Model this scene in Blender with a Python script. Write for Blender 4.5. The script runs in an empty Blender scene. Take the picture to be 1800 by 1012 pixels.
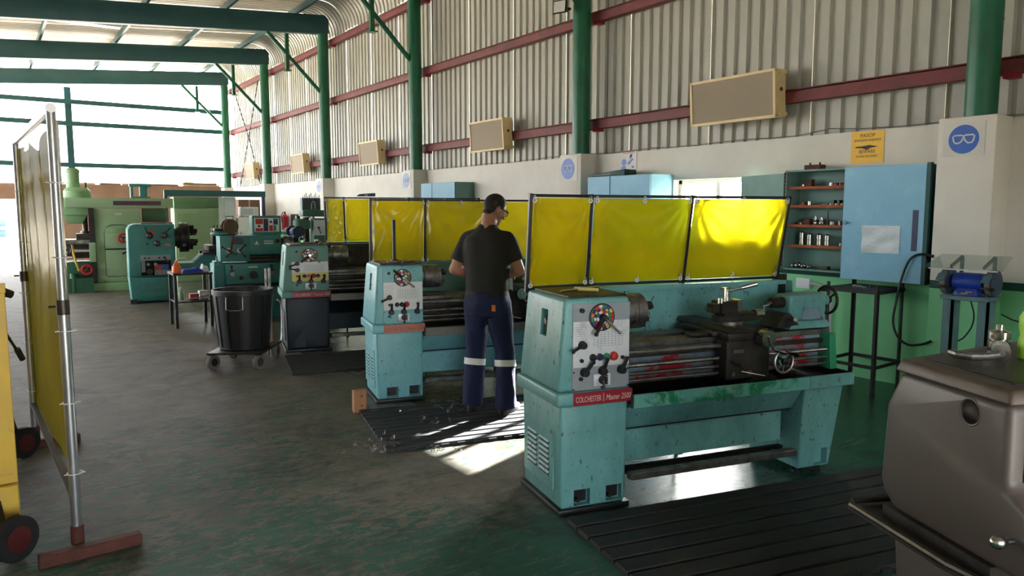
import bpy, bmesh, math, random
from mathutils import Vector, Matrix, Euler
R = math.radians
random.seed(7)
scene = bpy.context.scene
COL = scene.collection

# ------------------------------------------------------------------ camera, sky, sun, exposure
cam_d = bpy.data.cameras.new('camera'); cam = bpy.data.objects.new('camera', cam_d); COL.objects.link(cam)
cam_d.sensor_width = 36.0; cam_d.lens = 26.0; cam_d.clip_start = 0.05; cam_d.clip_end = 600
cam.location = (0, 0, 1.67); cam.rotation_euler = (R(90 - 5.97), 0, R(-35.4))
scene.camera = cam
vs = scene.view_settings
vs.view_transform = 'Standard'; vs.look = 'None'; vs.gamma = 1.0; vs.use_curve_mapping = False
vs.exposure = 1.12
world = bpy.data.worlds.new('sky'); scene.world = world; world.use_nodes = True
wn = world.node_tree.nodes; wl = world.node_tree.links
sky = wn.new('ShaderNodeTexSky'); sky.sky_type = 'NISHITA'; sky.sun_disc = False
sky.sun_elevation = R(23); sky.sun_rotation = R(70); sky.air_density = 0.6; sky.dust_density = 3.0
wn['Background'].inputs[1].default_value = 1.5
hsv = wn.new('ShaderNodeHueSaturation'); hsv.inputs['Saturation'].default_value = 0.25
wl.new(sky.outputs[0], hsv.inputs['Color']); wl.new(hsv.outputs[0], wn['Background'].inputs[0])
sun_d = bpy.data.lights.new('sun', 'SUN'); sun_d.energy = 55.0; sun_d.angle = R(0.6); sun_d.color = (1.0, .97, .93)
sun = bpy.data.objects.new('sun', sun_d); COL.objects.link(sun)
sun.rotation_euler = Vector((-4.8, -1.6, -2.0)).to_track_quat('-Z', 'Y').to_euler(); sun.location = (30, 12, 20)
cy = scene.cycles
cy.max_bounces = 8; cy.diffuse_bounces = 4; cy.glossy_bounces = 4; cy.transmission_bounces = 6; cy.transparent_max_bounces = 8
cy.sample_clamp_indirect = 6.0; cy.caustics_reflective = False; cy.caustics_refractive = False
cy.use_denoising = True

# ------------------------------------------------------------------ materials
def S(r, g, b):
    f = lambda c: c/12.92 if c <= .04045 else ((c + .055)/1.055)**2.4
    return (f(r/255), f(g/255), f(b/255), 1)
MATS = {}
def mat(name, rgb, rough=.5, metal=0, var=.10, scale=6, wear=None, amt=.5, wscale=9, soft=.08, dirt=None, damt=.55, dscale=3, bump=0, bscale=60,
        emit=None, estr=0, coat=0, spec=None, trans=0, ior=None, wrough=None, wmetal=None, stretch=None):
    m = bpy.data.materials.new(name); MATS[name] = m; m.use_nodes = True
    n = m.node_tree.nodes; l = m.node_tree.links; p = n['Principled BSDF']
    p.inputs['Roughness'].default_value = rough; p.inputs['Metallic'].default_value = metal
    if coat: p.inputs['Coat Weight'].default_value = coat; p.inputs['Coat Roughness'].default_value = .15
    if spec is not None: p.inputs['Specular IOR Level'].default_value = spec
    if trans: p.inputs['Transmission Weight'].default_value = trans
    if ior: p.inputs['IOR'].default_value = ior
    c = S(*rgb)
    tc = n.new('ShaderNodeTexCoord'); src = tc.outputs['Object']
    if stretch:
        mp = n.new('ShaderNodeMapping'); mp.inputs['Scale'].default_value = stretch; l.new(src, mp.inputs[0]); src = mp.outputs[0]
    def noise(sc, det=5, ro=.6):
        t = n.new('ShaderNodeTexNoise'); t.inputs['Scale'].default_value = sc; t.inputs['Detail'].default_value = det
        t.inputs['Roughness'].default_value = ro; l.new(src, t.inputs['Vector']); return t.outputs['Fac']
    def ramp(f, a, b):
        r = n.new('ShaderNodeMapRange'); r.inputs['From Min'].default_value = a; r.inputs['From Max'].default_value = b
        l.new(f, r.inputs['Value']); return r.outputs['Result']
    def mix(f, a, b):
        x = n.new('ShaderNodeMix'); x.data_type = 'RGBA'
        if f is not None: l.new(f, x.inputs['Factor'])
        for s, v in ((x.inputs['A'], a), (x.inputs['B'], b)):
            if isinstance(v, tuple): s.default_value = v
            else: l.new(v, s)
        return x.outputs['Result']
    col = c
    if var:
        d = tuple(max(0, x*(1 - var*1.6)) for x in c[:3]) + (1,); u = tuple(min(1, x*(1 + var)) for x in c[:3]) + (1,)
        col = mix(ramp(noise(scale), .3, .7), d, u)
    if dirt:
        col = mix(ramp(noise(dscale, 8, .7), 1 - damt - .12, 1 - damt + .25), col, S(*dirt))
    if wear:
        w = ramp(noise(wscale, 9, .65), 1 - amt - soft, 1 - amt + soft)
        col = mix(w, col, S(*wear))
        if wrough is not None:
            q = n.new('ShaderNodeMapRange'); q.inputs['To Min'].default_value = rough; q.inputs['To Max'].default_value = wrough
            l.new(w, q.inputs['Value']); l.new(q.outputs[0], p.inputs['Roughness'])
        if wmetal is not None:
            q = n.new('ShaderNodeMapRange'); q.inputs['To Min'].default_value = metal; q.inputs['To Max'].default_value = wmetal
            l.new(w, q.inputs['Value']); l.new(q.outputs[0], p.inputs['Metallic'])
    if isinstance(col, tuple): p.inputs['Base Color'].default_value = col
    else: l.new(col, p.inputs['Base Color'])
    if bump:
        b = n.new('ShaderNodeBump'); b.inputs['Strength'].default_value = bump; b.inputs['Distance'].default_value = .01
        l.new(noise(bscale, 6), b.inputs['Height']); l.new(b.outputs[0], p.inputs['Normal'])
    if emit:
        p.inputs['Emission Color'].default_value = S(*emit); p.inputs['Emission Strength'].default_value = estr
    return m

def smooth(pts, k=6):   # Catmull-Rom through the points
    P = [Vector(p) for p in pts]; P = [P[0]*2 - P[1]] + P + [P[-1]*2 - P[-2]]; out = []
    for i in range(1, len(P) - 2):
        for j in range(k):
            t = j/k; a, b, c, d = P[i - 1:i + 3]
            out.append(.5*((2*b) + (c - a)*t + (2*a - 5*b + 4*c - d)*t*t + (3*b - a - 3*c + d)*t**3))
    return out + [P[-2]]
# ------------------------------------------------------------------ mesh builder
class MB:
    def __init__(s): s.v = []; s.f = []; s.mi = []; s.m = 0
    def add(s, vs_, fs):
        o = len(s.v); s.v += [tuple(p) for p in vs_]; s.f += [tuple(i + o for i in q) for q in fs]; s.mi += [s.m]*len(fs); return s
    def mat(s, i): s.m = i; return s
    def hexa(s, P):  # 8 pts: bottom 4 ccw, top 4 ccw
        return s.add(P, [(3, 2, 1, 0), (4, 5, 6, 7), (0, 1, 5, 4), (1, 2, 6, 5), (2, 3, 7, 6), (3, 0, 4, 7)])
    def box(s, x0, x1, y0, y1, z0, z1):
        return s.hexa([(x0, y0, z0), (x1, y0, z0), (x1, y1, z0), (x0, y1, z0), (x0, y0, z1), (x1, y0, z1), (x1, y1, z1), (x0, y1, z1)])
    def frame(s, p0, p1):
        d = (Vector(p1) - Vector(p0)).normalized(); a = Vector((0, 0, 1)) if abs(d.z) < .9 else Vector((1, 0, 0))
        u = d.cross(a).normalized(); return d, u, u.cross(d).normalized()   # u, w perpendicular
    def cyl(s, p0, p1, r, r2=None, n=18, cap=True):
        r2 = r if r2 is None else r2; p0 = Vector(p0); p1 = Vector(p1); d, u, w = s.frame(p0, p1); V = []
        for p, q in ((p0, r), (p1, r2)):
            for i in range(n): a = 2*math.pi*i/n; V.append(p + u*(q*math.cos(a)) - w*(q*math.sin(a)))
        F = [(i, (i + 1) % n, n + (i + 1) % n, n + i) for i in range(n)]
        F = [f[::-1] for f in F]
        if cap: F += [tuple(range(n)), tuple(range(2*n - 1, n - 1, -1))]
        F = [f[::-1] for f in F]
        return s.add(V, F)
    def bar(s, p0, p1, a, b=None, up=None):   # rectangular bar a (sideways) x b (upwards)
        b = b or a; p0 = Vector(p0); p1 = Vector(p1); d = (p1 - p0).normalized()
        U = Vector(up) if up else (Vector((0, 0, 1)) if abs(d.z) < .95 else Vector((0, 1, 0)))
        u = d.cross(U).normalized(); w = u.cross(d).normalized(); V = []
        for p in (p0, p1):
            for i, j in ((-1, -1), (1, -1), (1, 1), (-1, 1)): V.append(p + u*(i*a/2) + w*(j*b/2))
        return s.add(V, [(0, 1, 2, 3), (7, 6, 5, 4), (0, 4, 5, 1), (1, 5, 6, 2), (2, 6, 7, 3), (3, 7, 4, 0)])
    def tube(s, pts, r, n=8, closed=False):
        P = [Vector(p) for p in pts]; V = []; k = len(P); u = None
        rr = r if isinstance(r, (list, tuple)) else [r]*k
        for i, p in enumerate(P):
            a = P[i - 1] if i or closed else p; b = P[(i + 1) % k] if i < k - 1 or closed else p
            d = (b - a).normalized()
            if u is None: u = d.cross(Vector((0, 0, 1)) if abs(d.z) < .9 else Vector((1, 0, 0))).normalized()
            else: u = (u - d*u.dot(d)).normalized()
            w = d.cross(u)
            for j in range(n): t = 2*math.pi*j/n; V.append(p + u*(rr[i]*math.cos(t)) + w*(rr[i]*math.sin(t)))
        F = []
        for i in range(k if closed else k - 1):
            i2 = (i + 1) % k
            for j in range(n): F.append((i*n + j, i*n + (j + 1) % n, i2*n + (j + 1) % n, i2*n + j))
        if not closed: F += [tuple(range(n - 1, -1, -1)), tuple(range((k - 1)*n, k*n))]
        return s.add(V, F)
    def prism(s, pts, plane, a, b):   # closed outline extruded; plane 'xz' 'yz' 'xy'
        n = len(pts); A = sum(pts[i][0]*pts[(i + 1) % n][1] - pts[(i + 1) % n][0]*pts[i][1] for i in range(n))
        if A < 0: pts = pts[::-1]
        f = {'xy': lambda p, t: (p[0], p[1], t), 'xz': lambda p, t: (p[0], -t, p[1]), 'yz': lambda p, t: (t, p[0], p[1])}[plane]
        if plane == 'xz': a, b = -b, -a
        V = [f(p, a) for p in pts] + [f(p, b) for p in pts]
        return s.add(V, [tuple(range(n - 1, -1, -1)), tuple(range(n, 2*n))] + [(i, (i + 1) % n, n + (i + 1) % n, n + i) for i in range(n)])
    def rev(s, prof, o, axis=(0, 0, 1), n=24):   # (radius, height) profile revolved
        o = Vector(o); d, u, w = s.frame((0, 0, 0), axis); V = []; F = []; k = len(prof)
        for r, h in prof:
            for i in range(n): a = 2*math.pi*i/n; V.append(o + d*h + u*(r*math.cos(a)) - w*(r*math.sin(a)))
        for j in range(k - 1):
            for i in range(n): F.append((j*n + i, j*n + (i + 1) % n, (j + 1)*n + (i + 1) % n, (j + 1)*n + i))
        if prof[0][0] > 1e-6: F.append(tuple(range(n - 1, -1, -1)))
        if prof[-1][0] > 1e-6: F.append(tuple(range((k - 1)*n, k*n)))
        return s.add(V, F)
    def sph(s, c, r, n=14, sc=(1, 1, 1)):
        c = Vector(c); k = max(6, n//2)
        V = []; F = []
        for j in range(k + 1):
            t = math.pi*j/k
            for i in range(n):
                a = 2*math.pi*i/n
                V.append(c + Vector((r*sc[0]*math.sin(t)*math.cos(a), r*sc[1]*math.sin(t)*math.sin(a), -r*sc[2]*math.cos(t))))
        for j in range(k):
            for i in range(n): F.append((j*n + i, j*n + (i + 1) % n, (j + 1)*n + (i + 1) % n, (j + 1)*n + i))
        return s.add(V, F)
    def torus(s, c, axis, Rr, r, n=28, k=8, a0=0, a1=360):
        d, u, w = s.frame((0, 0, 0), axis); c = Vector(c); full = abs(a1 - a0) >= 360
        m = n if full else n + 1
        pts = [c + u*(Rr*math.cos(R(a0 + (a1 - a0)*i/n))) + w*(Rr*math.sin(R(a0 + (a1 - a0)*i/n))) for i in range(m)]
        return s.tube(pts, r, k, closed=full)
    def grid(s, f, nu, nv):
        V = [f(i/nu, j/nv) for j in range(nv + 1) for i in range(nu + 1)]
        return s.add(V, [(j*(nu + 1) + i, j*(nu + 1) + i + 1, (j + 1)*(nu + 1) + i + 1, (j + 1)*(nu + 1) + i) for j in range(nv) for i in range(nu)])
    def mesh(s, name, bev=0, seg=2, weld=True, ang=32, fix=True):
        me = bpy.data.meshes.new(name); me.from_pydata(s.v, [], s.f)
        for p, i in zip(me.polygons, s.mi): p.material_index = i
        bm = bmesh.new(); bm.from_mesh(me)
        if weld: bmesh.ops.remove_doubles(bm, verts=bm.verts, dist=1e-5)
        if fix: bmesh.ops.recalc_face_normals(bm, faces=bm.faces)
        if bev:
            E_ = [e for e in bm.edges if len(e.link_faces) == 2 and e.calc_face_angle(0) > R(28)]
            bmesh.ops.bevel(bm, geom=E_, offset=bev, segments=seg, profile=.5, affect='EDGES', clamp_overlap=True)
        bm.to_mesh(me); bm.free(); me.shade_smooth(); me.set_sharp_from_angle(angle=R(ang)); return me
    def build(s, name, mats, parent=None, bev=0, seg=2, label=None, **kw):
        me = s.mesh(name, bev, seg, **kw)
        return link(name, me, mats, parent, label)
def link(name, me, mats=None, parent=None, label=None, loc=None, rot=None):
    if mats is not None and not me.materials:
        for m in (mats if isinstance(mats, (list, tuple)) else [mats]): me.materials.append(MATS[m])
    o = bpy.data.objects.new(name, me); COL.objects.link(o); o.parent = parent
    if loc: o.location = loc
    if rot: o.rotation_euler = rot
    if label: o['label'] = label
    return o
def tag(o, label, cat, group=None):
    o['label'] = label; o['category'] = cat
    if group: o['group'] = group
    return o
def thing(name, label, cat, loc=(0, 0, 0), rz=0, group=None, scale=None):
    o = bpy.data.objects.new(name, None); COL.objects.link(o); o.location = loc; o.rotation_euler = (0, 0, R(rz)); o.empty_display_size = .1
    if scale: o.scale = scale
    return tag(o, label, cat, group)
def structure(o): o['kind'] = 'structure'; return o
def stuff(o): o['kind'] = 'stuff'; return o
def cut(o, cutter, solver='EXACT'):
    c = cutter.build('cutter', None, o.parent); m = o.modifiers.new('b', 'BOOLEAN'); m.operation = 'DIFFERENCE'; m.solver = solver; m.object = c
    bpy.context.view_layer.update()
    me = bpy.data.meshes.new_from_object(o.evaluated_get(bpy.context.evaluated_depsgraph_get()))
    o.modifiers.clear(); old = o.data; o.data = me; me.name = old.name
    bpy.data.objects.remove(c); me.shade_smooth(); me.set_sharp_from_angle(angle=R(32)); return o
def text(name, body, height, mats, parent, loc, rot=(R(90), 0, 0), width=None, align='LEFT', ext=.0006, shear=0, vh=None):
    cu = bpy.data.curves.new('t', 'FONT'); cu.body = body; cu.size = 1; cu.align_x = align; cu.extrude = 0; cu.shear = shear; cu.resolution_u = 3
    t = bpy.data.objects.new('t', cu); COL.objects.link(t); bpy.context.view_layer.update()
    me = bpy.data.meshes.new_from_object(t.evaluated_get(bpy.context.evaluated_depsgraph_get())); bpy.data.objects.remove(t)
    xs = [v.co.x for v in me.vertices]; w = max(xs) - min(xs); sy = height/.72; sx = sy if not width else width/w
    for v in me.vertices: v.co = (v.co.x*sx, v.co.y*sy, 0)
    bm = bmesh.new(); bm.from_mesh(me)
    r = bmesh.ops.extrude_face_region(bm, geom=bm.faces[:])
    bmesh.ops.translate(bm, vec=(0, 0, ext), verts=[g for g in r['geom'] if isinstance(g, bmesh.types.BMVert)])
    bmesh.ops.recalc_face_normals(bm, faces=bm.faces); bm.to_mesh(me); bm.free()
    me.name = name; me.materials.clear()
    return link(name, me, mats, parent, loc=loc, rot=rot)
# ------------------------------------------------------------------ the materials of the place
mat('cream_wall', (226, 221, 210), .75, var=.05, scale=2, dirt=(190, 174, 150), damt=.34, dscale=1.2, bump=.15, bscale=40)
mat('sheet', (174, 173, 161), .42, var=.05, scale=3, dirt=(152, 149, 136), damt=.35, dscale=.8, stretch=(1, 1, .15))
mat('roof_sheet', (228, 218, 198), .5, var=.06, scale=1, dirt=(186, 168, 140), damt=.3, dscale=.5, stretch=(.15, 1, 1))
mat('green_steel', (14, 96, 64), .38, var=.12, scale=4, wear=(150, 160, 140), amt=.22, wscale=7, soft=.02)
mat('teal_steel', (34, 82, 86), .45, var=.1, scale=3)
mat('red_oxide', (112, 44, 44), .6, var=.15, scale=5, dirt=(78, 40, 36), damt=.4)
mat('beige_metal', (226, 202, 150), .5, var=.05, scale=5)
mat('mesh_beige', (160, 145, 124), .65, var=.06, scale=120, bump=.5, bscale=350)
mat('black', (22, 22, 24), .45, var=.12, scale=20)
mat('black_matt', (26, 26, 27), .8, var=.2, scale=14)
mat('rubber', (34, 35, 37), .62, var=.25, scale=5, dirt=(62, 58, 52), damt=.36, dscale=6, bump=.2, bscale=60)
mat('white_paint', (236, 236, 232), .5, var=.03)
mat('steel', (150, 148, 144), .32, metal=.9, var=.15, scale=14, wear=(86, 80, 74), amt=.42, wscale=10, soft=.15, wrough=.55)
mat('bright_steel', (206, 204, 200), .2, metal=1, var=.08, scale=12)
mat('dark_steel', (84, 78, 72), .42, metal=.75, var=.2, scale=12, wear=(46, 42, 38), amt=.45, wscale=8, soft=.2)
mat('cast_dark', (64, 60, 56), .45, metal=.4, var=.2, scale=10, wear=(30, 28, 26), amt=.45, wscale=6, soft=.2)
mat('galv', (176, 178, 180), .35, metal=.85, var=.1, scale=8, wear=(120, 112, 104), amt=.3, wscale=9)
mat('teal_paint', (118, 180, 178), .4, var=.08, scale=3, wear=(60, 76, 74), amt=.37, wscale=34, soft=.03, dirt=(78, 130, 128), damt=.5, dscale=2.6, stretch=(1, 1, .55), bump=.06, bscale=80)
mat('teal_blue', (130, 196, 204), .42, var=.06, scale=3, wear=(66, 86, 88), amt=.36, wscale=34, soft=.05, dirt=(96, 160, 160), damt=.38, dscale=2.5, bump=.06, bscale=80)
mat('teal_dusty', (108, 158, 148), .5, var=.06, scale=4, wear=(66, 92, 86), amt=.25, wscale=16, soft=.05)
mat('teal_old', (66, 140, 134), .5, var=.1, scale=3, wear=(40, 66, 60), amt=.3, wscale=9, soft=.08, dirt=(52, 112, 106), damt=.45, dscale=2)
mat('tray_worn', (104, 176, 168), .45, var=.08, scale=4, wear=(24, 122, 84), amt=.47, wscale=3.2, soft=.03, dirt=(176, 186, 180), damt=.34, dscale=9)
mat('tray_grey', (136, 132, 128), .4, metal=.5, var=.12, scale=8, wear=(86, 78, 72), amt=.35, wscale=8)
mat('bed_paint', (120, 146, 156), .5, var=.1, scale=5, wear=(166, 34, 40), amt=.44, wscale=4.5, soft=.03, dirt=(78, 92, 98), damt=.4, dscale=7)
mat('navy_paint', (16, 34, 48), .5, var=.15, scale=4, wear=(76, 96, 104), amt=.25, wscale=22, soft=.02)
mat('panel_grey', (150, 158, 164), .45, var=.06, scale=6, wear=(110, 114, 116), amt=.25, wscale=18)
mat('plate_silver', (232, 236, 238), .35, metal=.15, var=.05, scale=9, wear=(188, 192, 194), amt=.38, wscale=12, soft=.1)
mat('plate_white', (240, 243, 245), .4, var=.02)
mat('plate_yellow', (232, 220, 132), .5, var=.04)
mat('print_grey', (120, 126, 132), .6, var=0)
mat('crimson', (150, 28, 44), .45, var=.1, scale=8, wear=(112, 30, 36), amt=.35, wscale=14)
mat('salmon', (206, 128, 112), .55, var=.08, scale=8)
mat('salmon_dark', (156, 92, 82), .6, var=.05)
mat('letter_pale', (222, 206, 196), .5, var=.03)
for nm, c in dict(red=(196, 40, 40), green=(40, 140, 100), yellow=(222, 196, 60), blue=(44, 84, 160), orange=(222, 120, 46), navy=(36, 44, 84)).items():
    mat('c_' + nm, c, .4, var=.04)
mat('mill_green', (150, 190, 138), .48, var=.08, scale=3, wear=(70, 92, 62), amt=.28, wscale=9, soft=.06, dirt=(120, 156, 108), damt=.42, dscale=2)
mat('mill_light', (156, 184, 142), .48, var=.06, scale=3, wear=(84, 104, 70), amt=.24, wscale=9, soft=.06)
mat('mill_shade', (100, 134, 94), .5, var=.08, scale=4)
mat('machine_green', (34, 92, 62), .5, var=.12, scale=5, wear=(20, 44, 32), amt=.35, wscale=7, soft=.1)
mat('drill_green', (72, 116, 88), .5, var=.1, scale=5, wear=(40, 60, 48), amt=.3, wscale=9)
mat('grey_lathe', (86, 77, 71), .42, var=.05, scale=4, wear=(70, 60, 56), amt=.24, wscale=20, soft=.03, bump=.05, bscale=90)
mat('grey_lathe_top', (92, 80, 70), .5, var=.15, scale=8, wear=(74, 60, 46), amt=.4, wscale=7, soft=.15)
mat('cab_blue', (138, 194, 224), .5, var=.05, scale=2, wear=(158, 206, 226), amt=.36, wscale=4, soft=.1)
mat('cab_blue_dark', (116, 166, 190), .5, var=.05, scale=3)
mat('cab_green', (112, 150, 142), .55, var=.08, scale=4)
mat('cab_edge', (20, 72, 70), .5, var=.1)
mat('rust_shelf', (168, 86, 44), .7, var=.2, scale=10)
mat('rusty', (92, 48, 36), .75, var=.25, scale=10)
mat('brown_wood', (112, 84, 62), .7, var=.15, scale=6)
mat('wood_block', (186, 134, 92), .7, var=.12, scale=8, dirt=(120, 86, 60), damt=.4, dscale=8)
mat('blue_grinder', (30, 62, 160), .4, var=.1, scale=8)
mat('dark_blue_grey', (50, 60, 84), .5, var=.12, scale=8)
mat('stand_green', (18, 84, 66), .5, var=.1)
mat('stand_grey', (86, 116, 120), .5, var=.1)
mat('black_angle', (34, 30, 30), .55, var=.2, scale=9, wear=(70, 48, 40), amt=.35)
mat('red_paint', (190, 44, 50), .45, var=.1)
mat('white_plastic', (232, 234, 236), .45, var=.03)
mat('bin_plastic', (20, 20, 22), .45, var=.15, scale=6, dirt=(40, 39, 38), damt=.36, dscale=5)
mat('wheel_grey', (112, 108, 100), .7, var=.15, scale=14)
mat('trolley_yellow', (226, 186, 60), .5, var=.08, scale=4, wear=(150, 124, 70), amt=.32, wscale=6, soft=.08, dirt=(196, 168, 92), damt=.45, dscale=3)
mat('hub_red', (80, 24, 26), .5, var=.15)
mat('sign_yellow', (240, 186, 24), .45, var=.03)
mat('sign_blue', (26, 92, 186), .4, var=.03)
mat('sign_white', (240, 240, 236), .5, var=.02)
mat('sign_pale', (214, 212, 204), .5, var=.03)
mat('blue_faded', (150, 164, 200), .5, var=.03)
mat('ink', (40, 34, 20), .6, var=0)
mat('skin', (196, 140, 116), .5, var=.06, scale=9, spec=.35)
mat('hair', (30, 24, 22), .7, var=.2, scale=60, bump=.4, bscale=220)
mat('shirt', (44, 42, 40), .85, var=.10, scale=6, bump=.12, bscale=30)
mat('trousers', (26, 34, 74), .8, var=.12, scale=6, bump=.15, bscale=18)
mat('reflective', (250, 252, 255), .4, var=.02)
mat('belt', (18, 16, 16), .7, var=.1)
mat('boot', (44, 36, 32), .6, var=.15)
mat('lime', (168, 226, 60), .4, var=.04)
mat('orange_plastic', (240, 106, 30), .4, var=.05)
mat('blue_cloth', (46, 72, 176), .8, var=.12, scale=10)
mat('white_cloth', (206, 206, 212), .85, var=.06)
mat('concrete_out', (216, 206, 190), .8, var=.06, scale=.4)
mat('brick_end', (150, 118, 96), .85, var=.12, scale=3, bump=.2, bscale=25)
mat('plank', (186, 158, 128), .75, var=.15, scale=4)
mat('drum_blue', (40, 70, 170), .45, var=.08)
mat('pvc_pouch', (214, 222, 228), .3, var=.04, bump=.5, bscale=18)
mat('duct', (196, 198, 196), .5, var=.05)
mat('house_white', (226, 224, 220), .8, var=.04)
mat('swarf', (190, 190, 196), .25, metal=1, var=.1)
mat('glass_tube', (250, 250, 245), .3, var=0, emit=(255, 252, 240), estr=2.0)

def glassy(name, tint, rough, mixg):
    m = bpy.data.materials.new(name); MATS[name] = m; m.use_nodes = True; n = m.node_tree.nodes; l = m.node_tree.links
    out = n['Material Output']; n.remove(n['Principled BSDF'])
    t = n.new('ShaderNodeBsdfTransparent'); t.inputs[0].default_value = tint
    g = n.new('ShaderNodeBsdfGlossy'); g.inputs['Roughness'].default_value = rough
    x = n.new('ShaderNodeMixShader'); x.inputs[0].default_value = mixg
    l.new(t.outputs[0], x.inputs[1]); l.new(g.outputs[0], x.inputs[2]); l.new(x.outputs[0], out.inputs[0]); return m
glassy('clear_sheet', (.86, .9, .88, 1), .08, .10)
glassy('pane', (.95, .97, .97, 1), .02, .06)
def vinyl(name, col, thru):   # translucent yellow welding curtain: lets blurred light through, a glossy skin on top
    m = bpy.data.materials.new(name); MATS[name] = m; m.use_nodes = True; n = m.node_tree.nodes; l = m.node_tree.links
    out = n['Material Output']; n.remove(n['Principled BSDF'])
    tc = n.new('ShaderNodeTexCoord')
    no = n.new('ShaderNodeTexNoise'); no.inputs['Scale'].default_value = 5; no.inputs['Detail'].default_value = 6; l.new(tc.outputs['Object'], no.inputs['Vector'])
    bu = n.new('ShaderNodeBump'); bu.inputs['Strength'].default_value = .25; bu.inputs['Distance'].default_value = .02; l.new(no.outputs[0], bu.inputs['Height'])
    tl = n.new('ShaderNodeBsdfTranslucent'); tl.inputs[0].default_value = col
    rf = n.new('ShaderNodeBsdfRefraction'); rf.inputs['Color'].default_value = col; rf.inputs['Roughness'].default_value = .38; rf.inputs['IOR'].default_value = 1.12
    df = n.new('ShaderNodeBsdfDiffuse'); df.inputs[0].default_value = tuple(c*.9 for c in col[:3]) + (1,)
    gl = n.new('ShaderNodeBsdfGlossy'); gl.inputs['Roughness'].default_value = .16
    l.new(bu.outputs[0], gl.inputs['Normal'])
    ag = n.new('ShaderNodeTexNoise'); ag.inputs['Scale'].default_value = 2.2; ag.inputs['Detail'].default_value = 7; l.new(tc.outputs['Object'], ag.inputs['Vector'])   # tint mottled darker and lighter by noise
    am = n.new('ShaderNodeMix'); am.data_type = 'RGBA'; l.new(ag.outputs['Fac'], am.inputs['Factor']); am.inputs['A'].default_value = tuple(c*.55 for c in col[:3]) + (1,); am.inputs['B'].default_value = tuple(min(1, c*1.35) for c in col[:3]) + (1,)
    for q in (tl.inputs[0], rf.inputs['Color'], df.inputs[0]): l.new(am.outputs['Result'], q)
    def mx(f, a, b):
        x = n.new('ShaderNodeMixShader'); x.inputs[0].default_value = f; l.new(a.outputs[0], x.inputs[1]); l.new(b.outputs[0], x.inputs[2]); return x
    s = mx(thru, tl, rf); s = mx(.14, s, df); s = mx(.05, s, gl)
    l.new(s.outputs[0], out.inputs[0]); return m
vinyl('vinyl_yellow', (.68, .55, .006, 1), .6)
vinyl('vinyl_amber', (.88, .62, .04, 1), .7)

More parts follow.
